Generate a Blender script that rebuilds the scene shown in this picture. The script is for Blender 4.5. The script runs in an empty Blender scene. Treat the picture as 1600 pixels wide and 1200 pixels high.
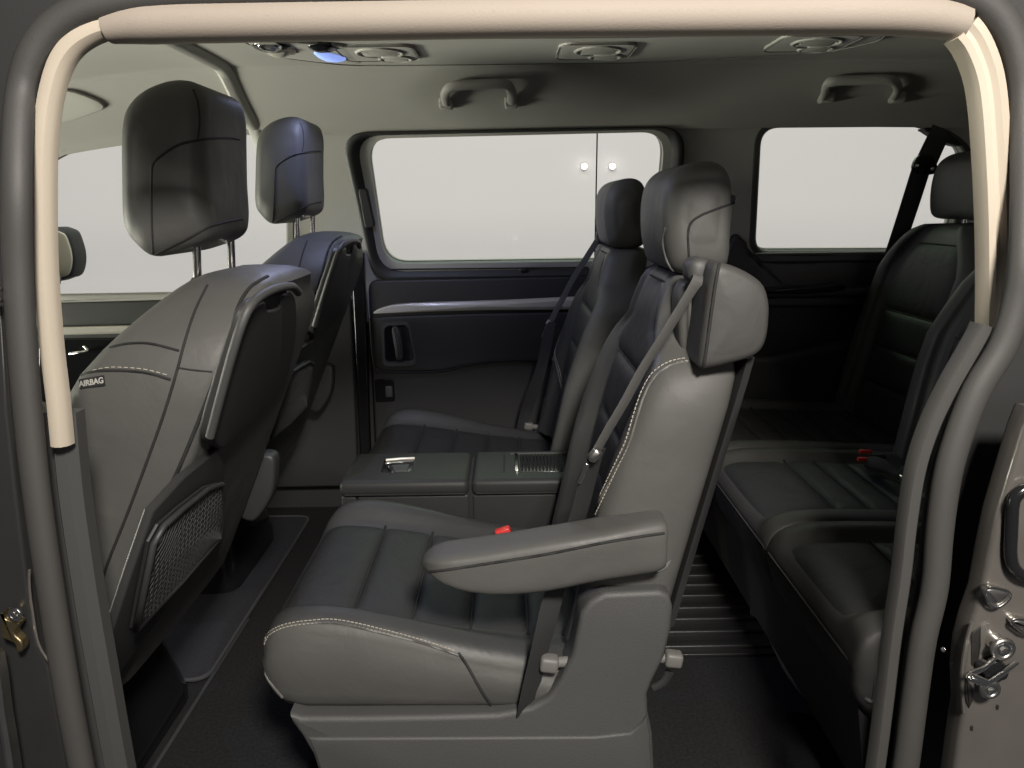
import bpy, bmesh, math, random
from mathutils import Vector, Matrix
from mathutils.bvhtree import BVHTree
random.seed(7)
R = math.radians
V = Vector
scene = bpy.context.scene
col = scene.collection

# ------------------------------------------------------------------ camera
CAM = V((0.0, 0.0, 0.95)); PITCH = R(13.1); ROLL = R(0.8); FPX = 1200.0
FWD = V((0, math.cos(PITCH), -math.sin(PITCH)))
UPW = V((0, math.sin(PITCH), math.cos(PITCH)))
RGT = V((1, 0, 0))
CR = RGT * math.cos(ROLL) - UPW * math.sin(ROLL)
CU = RGT * math.sin(ROLL) + UPW * math.cos(ROLL)
cam_d = bpy.data.cameras.new('camera'); cam = bpy.data.objects.new('camera', cam_d); col.objects.link(cam)
cam_d.sensor_width = 36; cam_d.lens = 36 * FPX / 1600; cam_d.clip_start = 0.02; cam_d.clip_end = 100
M = Matrix((CR, CU, -FWD)).transposed().to_4x4(); M.translation = CAM
cam.matrix_world = M
scene.camera = cam

# ------------------------------------------------------------------ world, lamps and added lights, exposure
w = bpy.data.worlds.new('World'); scene.world = w; w.use_nodes = True
w.node_tree.nodes['Background'].inputs[0].default_value = (0.9, 0.92, 1.0, 1)
w.node_tree.nodes['Background'].inputs[1].default_value = 0.05
def area(name, loc, target, sx, sy, power, color, shape='RECTANGLE'):
    l = bpy.data.lights.new(name, 'AREA'); l.shape = shape; l.size = sx; l.size_y = sy
    l.energy = power; l.color = color
    o = bpy.data.objects.new(name, l); col.objects.link(o); o.location = loc
    o.rotation_euler = (V(target) - V(loc)).to_track_quat('-Z', 'Y').to_euler()
    return o
area('showroom_lamp', (0.30, -0.55, 1.75), (0.1, 1.0, 0.7), 0.26, 0.26, 68, (1.0, 0.945, 0.865), 'DISK')
area('front_fill_light', (1.5, -3.2, 1.5), (-0.2, 1.0, 0.9), 1.4, 1.4, 24, (1.0, 0.95, 0.90))  # added soft fill for the near side, no lamp of the place
area('backdrop_top_light', (0.0, 2.4, 8.0), (0.0, 7.0, 0.6), 24.0, 1.6, 1260, (1.0, 0.975, 0.945))  # added to light the backdrop from above
area('backdrop_low_light', (0.0, 4.4, -0.9), (0.0, 7.0, 0.2), 24.0, 0.4, 176, (1.0, 0.975, 0.945))  # added below to even out the light on the backdrop
area('cab_fill_light', (-2.75, 1.5, 0.45), (-0.75, 1.6, 1.30), 1.0, 0.5, 20, (1.0, 1.0, 0.84)).data.spread = R(80)  # added light aimed at the cab ceiling, in place of light through the windscreen
area('green_fill_light', (0.3, 4.4, 2.4), (0.2, 2.2, 0.85), 2.6, 0.5, 9, (0.60, 1.0, 0.55))  # added green light that tints the far window frames and sills
scene.view_settings.view_transform = 'Standard'; scene.view_settings.look = 'None'
scene.view_settings.exposure = 0.0; scene.view_settings.gamma = 1.0
scene.cycles.use_denoising = True
scene.cycles.max_bounces = 6

# ------------------------------------------------------------------ helpers
def ray(px, py):
    sx, sy = (px - 800) / FPX, (600 - py) / FPX
    return (FWD + CR * sx + CU * sy)
def at(px, py, Y):
    d = ray(px, py); return CAM + d * (Y / d.y)
def hit(px, py, p, n):
    d = ray(px, py); p = V(p); n = V(n); return CAM + d * ((p - CAM).dot(n) / d.dot(n))
def at_z(px, py, z): return hit(px, py, (0, 0, z), (0, 0, 1))
def at_x(px, py, x): return hit(px, py, (x, 0, 0), (1, 0, 0))

def cat(pts, n, closed=False):
    """Catmull-Rom through pts (tuples or Vectors), n samples."""
    pts = [V(p) for p in pts]; m = len(pts); out = []
    if m == 2 and not closed:
        return [pts[0].lerp(pts[1], i / (n - 1)) for i in range(n)]
    segs = m if closed else m - 1
    for i in range(n):
        t = i / n * segs if closed else i / (n - 1) * segs
        k = min(int(t), segs - 1); f = t - k
        if closed: a, b, c, d = (pts[(k + j) % m] for j in (-1, 0, 1, 2))
        else: a, b, c, d = pts[max(k - 1, 0)], pts[k], pts[k + 1], pts[min(k + 2, m - 1)]
        out.append(0.5 * ((2 * b) + (c - a) * f + (2 * a - 5 * b + 4 * c - d) * f * f + (3 * b - a - 3 * c + d) * f ** 3))
    return out
def even(pts, n, closed=False):
    """resample a polyline evenly by length"""
    q = list(pts) + ([pts[0]] if closed else [])
    L = [0]
    for a, b in zip(q, q[1:]): L.append(L[-1] + (b - a).length)
    out = []; k = 0; tot = L[-1]
    for i in range(n):
        s = tot * i / (n if closed else n - 1)
        while k < len(L) - 2 and L[k + 1] < s: k += 1
        f = (s - L[k]) / max(L[k + 1] - L[k], 1e-9)
        out.append(q[k].lerp(q[k + 1], min(f, 1)))
    return out
def rpoly(pts, rad, n=6):
    """polygon with rounded corners (2D or 3D points), n+1 points for each corner"""
    pts = [V(p) for p in pts]; m = len(pts); out = []
    rads = rad if isinstance(rad, (list, tuple)) else [rad] * m
    for i in range(m):
        a, b, c = pts[i - 1], pts[i], pts[(i + 1) % m]; r = rads[i]
        u, v = (a - b), (c - b)
        r1 = min(r, u.length * .48); r2 = min(r, v.length * .48)
        p, q = b + u.normalized() * r1, b + v.normalized() * r2
        for k in range(n + 1):
            t = k / n; out.append(p * (1 - t) ** 2 + b * 2 * t * (1 - t) + q * t * t)
    return out
def interp(tab, x):
    if x <= tab[0][0]: return tab[0][1]
    for (a, fa), (b, fb) in zip(tab, tab[1:]):
        if x <= b:
            t = (x - a) / (b - a); return fa + (fb - fa) * t
    return tab[-1][1]
def sm(tab):
    """smooth a table by Catmull-Rom so that interp() follows a curve"""
    return [(p.x, p.y) for p in cat([(a, b) for a, b in tab], 60)]

ORG = {}
def org(o): return ORG.get(o.name, V((0, 0, 0))) if o else V((0, 0, 0))
def mesh(name, verts, faces, mat, parent=None, smooth=40, recalc=True):
    """one mesh object, vertices in world coordinates; smooth = sharp-edge angle in degrees, 0 for flat"""
    base = org(parent)
    me = bpy.data.meshes.new(name)
    me.from_pydata([tuple(V(v) - base) for v in verts], [], faces)
    if recalc:
        bm = bmesh.new(); bm.from_mesh(me)
        bmesh.ops.recalc_face_normals(bm, faces=bm.faces); bm.to_mesh(me); bm.free()
    me.validate()
    if smooth:
        me.shade_smooth(); me.set_sharp_from_angle(angle=R(smooth))
    o = bpy.data.objects.new(name, me); col.objects.link(o)
    if mat: me.materials.append(mat)
    if parent: o.parent = parent
    ORG[o.name] = base
    return o
def bvh_of(o):
    b = org(o); return BVHTree.FromPolygons([v.co + b for v in o.data.vertices], [tuple(p.vertices) for p in o.data.polygons])
def thing(name, label, cat_, loc=(0, 0, 0), group=None):
    o = bpy.data.objects.new(name, None); col.objects.link(o); o.location = loc; o.empty_display_size = .05
    ORG[o.name] = V(loc); o['label'] = label; o['category'] = cat_
    if group: o['group'] = group
    return o
def tag(o, label, cat_, group=None):
    o['label'] = label; o['category'] = cat_
    if group: o['group'] = group
    return o
def struct(o): o['kind'] = 'structure'; return o
def copy_tree(o, parent=None):
    c = o.copy(); col.objects.link(c); ORG[c.name] = org(o)
    if parent: c.parent = parent
    for ch in list(o.children): copy_tree(ch, c)
    return c

def loft(rings, closed=True, cap=(True, True), dome=(0, 0)):
    n = len(rings[0]); vs = [p for r in rings for p in r]; fs = []
    for i in range(len(rings) - 1):
        for j in range(n if closed else n - 1):
            k = (j + 1) % n
            fs.append((i * n + j, i * n + k, (i + 1) * n + k, (i + 1) * n + j))
    for e, on in enumerate(cap):
        if not on: continue
        ring = rings[0] if e == 0 else rings[-1]; base = 0 if e == 0 else (len(rings) - 1) * n
        nxt = rings[1] if e == 0 else rings[-2]
        c = sum((V(p) for p in ring), V((0, 0, 0))) / n
        c2 = sum((V(p) for p in nxt), V((0, 0, 0))) / n
        d = (c - c2).normalized() * dome[e] if (c - c2).length > 1e-9 else V((0, 0, 0))
        prev = list(range(base, base + n))
        for s in (.75, .45, .2):
            cur = []
            for p in ring:
                cur.append(len(vs)); vs.append(c.lerp(V(p), s) + d * (1 - s * s))
            for j in range(n):
                k = (j + 1) % n; fs.append((prev[j], prev[k], cur[k], cur[j]))
            prev = cur
        ci = len(vs); vs.append(c + d)
        for j in range(n): fs.append((prev[j], prev[(j + 1) % n], ci))
    return vs, fs
def frames(path, up):
    out = []; up = V(up)
    for i, p in enumerate(path):
        t = (path[min(i + 1, len(path) - 1)] - path[max(i - 1, 0)]).normalized()
        s = t.cross(up)
        s = s.normalized() if s.length > 1e-6 else V((1, 0, 0))
        out.append((t, s, s.cross(t).normalized()))
    return out
def sweep(path, profile, up=(0, 1, 0), taper=None):
    """profile = closed list of (side, up) offsets"""
    rings = []
    for i, (p, (t, s, u)) in enumerate(zip(path, frames(path, up))):
        k = taper(i / (len(path) - 1)) if taper else 1.0
        rings.append([p + s * a * k + u * b * k for a, b in profile])
    return loft(rings)
def tube(path, r, n=8):
    path = [V(p) for p in path]; rings = []; t0 = (path[1] - path[0]).normalized()
    u = t0.orthogonal().normalized()
    for i, p in enumerate(path):
        t = (path[min(i + 1, len(path) - 1)] - path[max(i - 1, 0)]).normalized()
        u = (u - t * u.dot(t)).normalized(); s = t.cross(u)
        rr = r(i / (len(path) - 1)) if callable(r) else r
        rings.append([p + (u * math.cos(2 * math.pi * k / n) + s * math.sin(2 * math.pi * k / n)) * rr for k in range(n)])
    return loft(rings)
def ribbon(path, width_dirs, wd, th=.0014):
    """a strap: path, direction of its width (one or one per point), width, thickness"""
    path = [V(p) for p in path]; rings = []
    for i, p in enumerate(path):
        t = (path[min(i + 1, len(path) - 1)] - path[max(i - 1, 0)]).normalized()
        wv = V(width_dirs[i] if isinstance(width_dirs, list) else width_dirs); wv = (wv - t * wv.dot(t)).normalized()
        n = t.cross(wv)
        rings.append([p + wv * a * wd / 2 + n * b * th / 2 for a, b in ((-1, -.4), (-.9, -1), (.9, -1), (1, -.4), (1, .4), (.9, 1), (-.9, 1), (-1, .4))])
    return loft(rings)
def cyl(p0, p1, r0, r1=None, n=20, bev=0.0):
    p0, p1 = V(p0), V(p1); r1 = r0 if r1 is None else r1
    t = (p1 - p0).normalized(); u = t.orthogonal().normalized(); s = t.cross(u); L = (p1 - p0).length
    st = [(0, r0)] if not bev else [(0, r0 - bev), (bev * .3, r0 - bev * .3), (bev, r0)]
    st += [(L, r1)] if not bev else [(L - bev, r1), (L - bev * .3, r1 - bev * .3), (L, r1 - bev)]
    return loft([[p0 + t * h + (u * math.cos(2 * math.pi * k / n) + s * math.sin(2 * math.pi * k / n)) * rr for k in range(n)] for h, rr in st])
def torus(c, axis, Rr, r, n=28, m=8):
    c = V(c); t = V(axis).normalized(); u = t.orthogonal().normalized(); s = t.cross(u); vs = []; fs = []
    for i in range(n):
        d = u * math.cos(2 * math.pi * i / n) + s * math.sin(2 * math.pi * i / n)
        for j in range(m):
            a = 2 * math.pi * j / m; vs.append(c + d * (Rr + r * math.cos(a)) + t * r * math.sin(a))
    for i in range(n):
        for j in range(m):
            fs.append((i * m + j, ((i + 1) % n) * m + j, ((i + 1) % n) * m + (j + 1) % m, i * m + (j + 1) % m))
    return vs, fs
def rbox(c, size, r=.004, rot=None, seg=3):
    bm = bmesh.new(); bmesh.ops.create_cube(bm, size=1)
    bmesh.ops.scale(bm, vec=size, verts=bm.verts)
    bmesh.ops.bevel(bm, geom=list(bm.edges), offset=min(r, min(size) * .49), segments=seg, profile=.5, affect='EDGES')
    bm.verts.index_update()
    vs = [v.co.copy() for v in bm.verts]; fs = [tuple(v.index for v in f.verts) for f in bm.faces]; bm.free()
    if rot is not None: vs = [rot @ v for v in vs]
    return [v + V(c) for v in vs], fs
def join(*parts):
    vs, fs = [], []
    for v, f in parts:
        b = len(vs); vs += list(v); fs += [tuple(i + b for i in q) for q in f]
    return vs, fs
def slab(outline, depth_dir, thick, r=.006, puff=0.0, back_puff=0.0, n=4, flat_cap=False, radial=False):
    """a closed 3D outline (roughly planar, front face) thickened along depth_dir with rounded edges and puffed faces"""
    pts = [V(p) for p in outline]; m = len(pts); d = V(depth_dir).normalized()
    c = sum(pts, V((0, 0, 0))) / m
    # inward normals in the outline's plane
    area_v = sum(((pts[i] - c).cross(pts[(i + 1) % m] - c) for i in range(m)), V((0, 0, 0)))
    sgn = 1 if area_v.dot(d) > 0 else -1
    nor = []
    for i in range(m):
        t = (pts[(i + 1) % m] - pts[i - 1]); t = t - d * t.dot(d)
        nn = d.cross(t) * sgn
        nor.append(nn.normalized() if nn.length > 1e-9 else V((0, 0, 0)))
    if radial:
        Rm = sum((p - c).length for p in pts) / m; nor = [(c - p) / Rm for p in pts]
    rings = []
    rb = min(r, thick * .49)
    if puff and not flat_cap:
        for s in (.12, .3, .5, .68, .82, .92): rings.append([c + ((p + q * r) - c) * s - d * puff * (1 - s ** 2.4) for p, q in zip(pts, nor)])
    for k in range(n + 1):
        a = math.pi / 2 * (1 - k / n)
        rings.append([p + q * (r * (1 - math.cos(a))) + d * (rb * (1 - math.sin(a))) for p, q in zip(pts, nor)])
    for k in range(n + 1):
        a = math.pi / 2 * (k / n)
        rings.append([p + q * (r * (1 - math.cos(a))) + d * (thick - rb * (1 - math.sin(a))) for p, q in zip(pts, nor)])
    if back_puff and not flat_cap:
        for s in (.92, .82, .68, .5, .3, .12): rings.append([c + ((p + q * r) - c) * s + d * (thick + back_puff * (1 - s ** 2.4)) for p, q in zip(pts, nor)])
    if flat_cap:
        vs, fs = loft(rings, cap=(False, False)); L = len(vs)
        fs.append(tuple(range(m))[::-1]); fs.append(tuple(range(L - m, L))); return vs, fs
    return loft(rings)
def plate(outer, holes, back):
    """flat plate with holes: loops of 3D points; back = thickness vector"""
    bm = bmesh.new(); edges = []
    loops = [outer] + holes
    for lp in loops:
        vs = [bm.verts.new(p) for p in lp]
        for i in range(len(vs)): edges.append(bm.edges.new((vs[i - 1], vs[i])))
    bmesh.ops.triangle_fill(bm, use_beauty=True, use_dissolve=False, edges=edges)
    bm.verts.index_update()
    vs = [v.co.copy() for v in bm.verts]; fs = [tuple(v.index for v in f.verts) for f in bm.faces]; bm.free()
    N = len(vs); b = V(back)
    fs2 = fs + [tuple(N + i for i in reversed(f)) for f in fs]; vs2 = vs + [v + b for v in vs]
    o = 0
    for lp in loops:
        k = len(lp)
        for i in range(k): fs2.append((o + i, o + (i + 1) % k, N + o + (i + 1) % k, N + o + i))
        o += k
    return vs2, fs2
def on_surf(pxs, bvh, n, off=0.0, miss=None):
    """follow a path across a built surface: where the sight line through each point meets it"""
    out = []
    for p in cat([(a, b) for a, b in pxs], n):
        d = ray(p.x, p.y).normalized(); loc, nor, _, _ = bvh.ray_cast(CAM, d)
        if loc is None: continue
        if nor.dot(d) > 0: nor = -nor
        out.append((loc + nor * off, nor))
    return out
def seam(name, pxs, o, r, mat, parent, n=40, off=0.0):
    b = bvh_of(o) if not isinstance(o, BVHTree) else o
    p = [a for a, _ in on_surf(pxs, b, n, off)]
    if len(p) < 3: print('seam misses', name, pxs[0]); return None
    return mesh(name, *tube(p, r, 6), mat, parent, 60)
def stitch_mesh(path, nor, step=.0062, ln=.0042, r=.00075, shift=0.0):
    pts = [a for a in path]; L = sum((b - a).length for a, b in zip(pts, pts[1:])); n = max(int(L / step), 3)
    ev = even(pts, n); parts = []
    for i in range(n - 1):
        t = (ev[i + 1] - ev[i]).normalized(); k = min(int(i / n * len(nor)), len(nor) - 1)
        s = nor[k].cross(t).normalized() * shift
        a = ev[i] + s; parts.append(tube([a, a + t * ln * .25 + nor[k] * r * .6, a + t * ln * .75 + nor[k] * r * .6, a + t * ln], r, 5))
    return join(*parts)
def stitches(name, pxs, o, parent, mat, off=.0008, shift=0.0, n=60, step=.0062):
    b = bvh_of(o)
    q = on_surf(pxs, b, n, off)
    if len(q) < 4: print('stitch misses', name); return
    return mesh(name, *stitch_mesh([a for a, _ in q], [b_ for _, b_ in q], step=step, ln=step * .68, shift=shift), mat, parent, 60)

# ------------------------------------------------------------------ materials
def mat(name, base, rough=.5, metal=0.0, bump=0.0, bscale=400, kind='noise', vary=0.0, vscale=6, spec=.5, wrinkle=0.0, wscale=14, coat=0.0, rvary=0.0, sheen=0.0):
    m = bpy.data.materials.new(name); m.use_nodes = True; nt = m.node_tree; N = nt.nodes; L = nt.links
    b = N['Principled BSDF']; b.inputs['Base Color'].default_value = (*base, 1); b.inputs['Roughness'].default_value = rough
    b.inputs['Metallic'].default_value = metal; b.inputs['Specular IOR Level'].default_value = spec; b.inputs['Coat Weight'].default_value = coat
    if sheen: b.inputs['Sheen Weight'].default_value = sheen; b.inputs['Sheen Roughness'].default_value = .5
    tc = N.new('ShaderNodeTexCoord'); src = tc.outputs['Object']
    if vary or rvary:
        n = N.new('ShaderNodeTexNoise'); n.inputs['Scale'].default_value = vscale; n.inputs['Detail'].default_value = 6; L.new(src, n.inputs['Vector'])
        if vary:
            mx = N.new('ShaderNodeMix'); mx.data_type = 'RGBA'; mx.blend_type = 'MIX'
            mx.inputs[6].default_value = (*[c * (1 - vary) for c in base], 1); mx.inputs[7].default_value = (*[min(c * (1 + vary), 1) for c in base], 1)
            L.new(n.outputs['Fac'], mx.inputs[0]); L.new(mx.outputs[2], b.inputs['Base Color'])
        if rvary:
            mr = N.new('ShaderNodeMapRange'); mr.inputs[1].default_value = .3; mr.inputs[2].default_value = .7
            mr.inputs[3].default_value = rough - rvary; mr.inputs[4].default_value = rough + rvary
            L.new(n.outputs['Fac'], mr.inputs[0]); L.new(mr.outputs[0], b.inputs['Roughness'])
    last = None
    if bump:
        if kind == 'voronoi':
            t = N.new('ShaderNodeTexVoronoi'); t.feature = 'DISTANCE_TO_EDGE'; t.inputs['Scale'].default_value = bscale; h = t.outputs['Distance']
        elif kind == 'wave':
            t = N.new('ShaderNodeTexWave'); t.inputs['Scale'].default_value = bscale; t.inputs['Distortion'].default_value = .4; h = t.outputs['Fac']
        else:
            t = N.new('ShaderNodeTexNoise'); t.inputs['Scale'].default_value = bscale; t.inputs['Detail'].default_value = 3; h = t.outputs['Fac']
        L.new(src, t.inputs['Vector'])
        bp = N.new('ShaderNodeBump'); bp.inputs['Strength'].default_value = bump; bp.inputs['Distance'].default_value = .0006
        L.new(h, bp.inputs['Height']); last = bp
    if wrinkle:
        t = N.new('ShaderNodeTexNoise'); t.inputs['Scale'].default_value = wscale; t.inputs['Detail'].default_value = 4; t.inputs['Distortion'].default_value = .6
        L.new(src, t.inputs['Vector'])
        bp = N.new('ShaderNodeBump'); bp.inputs['Strength'].default_value = wrinkle; bp.inputs['Distance'].default_value = .01
        L.new(t.outputs['Fac'], bp.inputs['Height'])
        if last: L.new(last.outputs[0], bp.inputs['Normal'])
        last = bp
    if last: L.new(last.outputs[0], b.inputs['Normal'])
    return m
LEATHER = mat('leather', (.072, .071, .067), .54, bump=.25, bscale=650, kind='voronoi', vary=.10, vscale=9, wrinkle=.26, wscale=13, rvary=.08, spec=.35)
LEATHERD = mat('darker seat leather', (.040, .040, .040), .48, bump=.3, bscale=620, kind='voronoi', vary=.10, vscale=9, wrinkle=.30, wscale=15, rvary=.07, spec=.35)
LEATHER2 = mat('smooth leather', (.052, .051, .049), .50, bump=.2, bscale=700, kind='voronoi', vary=.10, vscale=7, wrinkle=.14, wscale=22, rvary=.06, spec=.3)
CENTRE = mat('perforated leather', (.026, .026, .027), .56, bump=.35, bscale=420, kind='voronoi', vary=.08, vscale=9, wrinkle=.34, wscale=15, spec=.3)
SEAM = mat('seam thread shadow line', (.012, .012, .012), .8)
PIPING = mat('piping', (.085, .082, .076), .5)
THREAD = mat('cream thread', (.36, .33, .28), .8)
PLASTIC = mat('grained dark plastic', (.050, .050, .049), .55, bump=.4, bscale=900, vary=.08, vscale=5)
PLASTIC2 = mat('charcoal plastic', (.028, .028, .028), .5, bump=.4, bscale=900, vary=.1, vscale=5)
GLOSSBLACK = mat('gloss black plastic', (.010, .010, .011), .16)
BASEGREY = mat('seat base plastic', (.060, .060, .059), .55, bump=.9, bscale=800, vary=.06, vscale=4)
RUBBER = mat('rubber seal', (.042, .040, .038), .62, bump=.3, bscale=500, vary=.12, vscale=7)
BLACKRUB = mat('black rubber', (.016, .016, .016), .6, bump=.2, bscale=500)
CREAM = mat('cream trim', (.39, .34, .275), .6, bump=.25, bscale=700, vary=.03, vscale=5)
BEIGE = mat('beige header trim', (.25, .215, .18), .75, bump=.4, bscale=600, vary=.05, vscale=8)
LINER = mat('headliner cloth', (.36, .35, .325), .95, bump=.5, bscale=700, vary=.06, vscale=6, spec=.1)
LINERP = mat('headliner plastic', (.42, .41, .38), .6, bump=.3, bscale=600, vary=.05, vscale=6)
CARPET = mat('carpet', (.020, .020, .021), 1.0, bump=1.0, bscale=300, vary=.6, vscale=160, spec=.1)
MATCLOTH = mat('floor mat pile', (.030, .030, .036), 1.0, bump=1.0, bscale=380, vary=.3, vscale=150, spec=.1)
MATEDGE = mat('mat edging', (.040, .040, .044), .8)
RIBRUB = mat('ribbed floor rubber', (.020, .020, .020), .38, bump=.2, bscale=300)
SILVER = mat('satin silver', (.60, .57, .52), .32, metal=.25, vary=.05, vscale=4, rvary=.05)
CHROME = mat('chrome', (.80, .79, .77), .14, metal=1.0)
STEEL = mat('steel', (.55, .53, .50), .3, metal=1.0, vary=.2, vscale=60)
BRASS = mat('zinc yellow steel', (.45, .36, .20), .35, metal=1.0, vary=.2, vscale=60)
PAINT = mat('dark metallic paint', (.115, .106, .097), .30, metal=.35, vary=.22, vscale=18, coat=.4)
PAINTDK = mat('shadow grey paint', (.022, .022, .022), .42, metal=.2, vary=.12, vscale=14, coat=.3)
BELT = mat('belt webbing', (.022, .022, .022), .75, bump=.6, bscale=500, kind='wave')
BELTG = mat('grey belt webbing', (.085, .083, .08), .7, bump=.6, bscale=500, kind='wave')
RED = mat('red button', (.62, .035, .030), .4)
EDGEGREY = mat('edge shade line', (.20, .195, .18), .6)
GREYLEVER = mat('grey lever plastic', (.13, .126, .118), .55, bump=.2, bscale=600)
SMUDGE = mat('dark grease', (.012, .011, .010), .5)
TAGBLK = mat('tag cloth', (.010, .010, .010), .8)
TAGWHT = mat('tag lettering', (.36, .35, .33), .7)
NET = mat('pocket net', (.022, .022, .021), .7)
WALLP = mat('backdrop wall paint', (.74, .725, .705), .9, vary=.012, vscale=1.6, spec=.1)
MIRRORC = mat('mirror cover', (.62, .58, .46), .5)
SLAT = mat('slat black', (.014, .014, .014), .65, spec=.2)
CONSOLE = mat('console leather', (.028, .028, .028), .5, bump=.2, bscale=700, kind='voronoi', vary=.1, vscale=7, spec=.25, wrinkle=.06)
def glass_mat():
    m = bpy.data.materials.new('window glass'); m.use_nodes = True; nt = m.node_tree; nt.nodes.clear(); N = nt.nodes; L = nt.links
    out = N.new('ShaderNodeOutputMaterial'); mx = N.new('ShaderNodeMixShader'); tr = N.new('ShaderNodeBsdfTransparent'); gl = N.new('ShaderNodeBsdfGlossy')
    tr.inputs[0].default_value = (.965, .97, .965, 1); gl.inputs[0].default_value = (.9, .9, .9, 1); gl.inputs['Roughness'].default_value = .02
    fr = N.new('ShaderNodeFresnel'); fr.inputs[0].default_value = 1.35
    L.new(fr.outputs[0], mx.inputs[0]); L.new(tr.outputs[0], mx.inputs[1]); L.new(gl.outputs[0], mx.inputs[2]); L.new(mx.outputs[0], out.inputs[0]); return m
GLASS = glass_mat()
def emit(name, c, s):
    m = bpy.data.materials.new(name); m.use_nodes = True; b = m.node_tree.nodes['Principled BSDF']
    b.inputs['Base Color'].default_value = (*c, 1); b.inputs['Emission Color'].default_value = (*c, 1); b.inputs['Emission Strength'].default_value = s; return m
LED = emit('led lens', (.30, .42, .95), .85)
BULB = emit('lamp bulb', (1.0, .97, .93), 9.0)
CLEAR = mat('clear lens', (.45, .43, .38), .15, spec=.7)

# ================================================================== SETTING
XL, XR = -2.1, 1.62
# plain backdrop added for the blank pale view in the far windows
struct(mesh('backdrop_wall', *rbox((0, 7.06, 1.2), (24, .1, 7.0), .004), WALLP, None, 30))
# floor
fl = struct(mesh('floor', *rbox(((XL + XR) / 2, 1.62, -.03), (XR - XL, 1.56, .06), .004), CARPET, None, 30))
pan = mesh('rubber_panel', *rbox((.42, 1.90, .004), (1.2, .86, .008), .002), RIBRUB, fl, 30)
for k in range(15):
    y = 1.50 + k * .054
    mesh('floor_rib', *rbox((.42, y, .011), (1.18, .016 if k % 3 else .024, .012), .004), RIBRUB, fl, 40)
# headliner, lofted along x
prof = cat([(.826, 1.130), (.838, 1.168), (.88, 1.228), (.97, 1.272), (1.12, 1.294), (1.45, 1.302), (1.85, 1.301), (2.02, 1.297), (2.055, 1.288), (2.085, 1.268), (2.15, 1.222), (2.215, 1.178), (2.235, 1.150)], 90)
rings = []
for i in range(70):
    x = XL + (XR - XL) * i / 69
    dz = -.16 * max(0, (-.80 - x) / 1.0) ** 1.5 - .02 * max(0, x - .9)
    rings.append([V((x, p.x, p.y + dz)) for p in prof])
hl = mesh('headliner', *loft(rings, closed=False, cap=(False, False)), LINER, None, 60, recalc=False)
struct(hl)
hlb = bvh_of(hl)
def ceil_at(x, y, drop=0.0):
    loc, nor, _, _ = hlb.ray_cast(V((x, y, 1.0)), V((0, 0, 1)))
    return (loc if loc else V((x, y, 1.3))) - V((0, 0, drop))
def upx_(x, z): return V((x, 2.325 - .20 * (z - .75) - .006, z))
# moulding across the roof behind the cab
path = even([ceil_at(-.71, .86 + i * .026, .004) for i in range(51)] + [upx_(-.705, 1.165), upx_(-.695, 1.11), upx_(-.69, 1.06)], 70)
mesh('roof_moulding', *sweep(path, [(.016, -.004), (.016, .006), (.008, .011), (-.006, .009), (-.018, .003), (-.022, -.004)], up=(0, 0, -1)), LINERP, hl, 40)
# roof skin over the liner, tail end, so that no light leaks in
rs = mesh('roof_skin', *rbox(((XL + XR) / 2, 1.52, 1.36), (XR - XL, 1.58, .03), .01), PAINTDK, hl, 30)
struct(mesh('tail_wall', *rbox((XR - .02, 1.55, .66), (.03, 1.6, 1.36), .004), PLASTIC2, None, 30))

# far side wall: upper plane leans inwards
UPP, UPN = V((0, 2.325, .75)), V((0, 1, .20)).normalized()
def up(px, py, off=0.0):
    p = hit(px, py, UPP, UPN); return p - UPN * off
def upx(x, z, off=0.0):
    return V((x, 2.325 - .20 * (z - .75), z)) - UPN * off
win_slide = [(572, 217), (1040, 206), (1021, 407), (601, 413)]
win_rear = [(1190, 200), (1440, 198), (1502, 226), (1512, 262), (1478, 392), (1180, 393)]
win_front = [(60, 262), (140, 222), (260, 196), (385, 184), (432, 197), (447, 225), (448, 462), (70, 470)]
H1 = rpoly([up(*p) for p in win_slide], .07, 8)
H2 = rpoly([up(*p) for p in win_rear], [.05, .05, .07, .06, .05, .045], 8)
H3 = rpoly([up(*p) for p in win_front], [.05, .2, .2, .12, .06, .06, .04, .04], 8)
H4 = None
fw = struct(mesh('far_side_wall', *plate([upx(XL, .60), upx(XL, 1.20), upx(XR - .03, 1.20), upx(XR - .03, .60)], [H1, H2, H3], UPN * .05), LINERP, None, 30))
lw = mesh('lower_wall', *plate([V((XL, 2.352, 0)), V((XL, 2.352, .605)), V((XR - .03, 2.352, .605)), V((XR - .03, 2.352, 0))], [], (0, .04, 0)), PLASTIC2, fw, 30)

def ring_frame(outer, mids, inner):
    return loft([outer] + mids + [inner], cap=(False, False))
def grow(loop, s, off):
    """loop moved outwards by s in the wall's plane and off towards the cabin"""
    c = sum(loop, V((0, 0, 0))) / len(loop); m = len(loop); out = []
    av = sum(((loop[i] - c).cross(loop[(i + 1) % m] - c) for i in range(m)), V((0, 0, 0)))
    sg = 1 if av.dot(UPN) > 0 else -1
    for i in range(m):
        t = loop[(i + 1) % m] - loop[i - 1]
        n = t.cross(UPN).normalized() * sg if t.length > 1e-9 else V((0, 0, 0))
        out.append(loop[i] + n * s - UPN * off)
    return out

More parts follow.
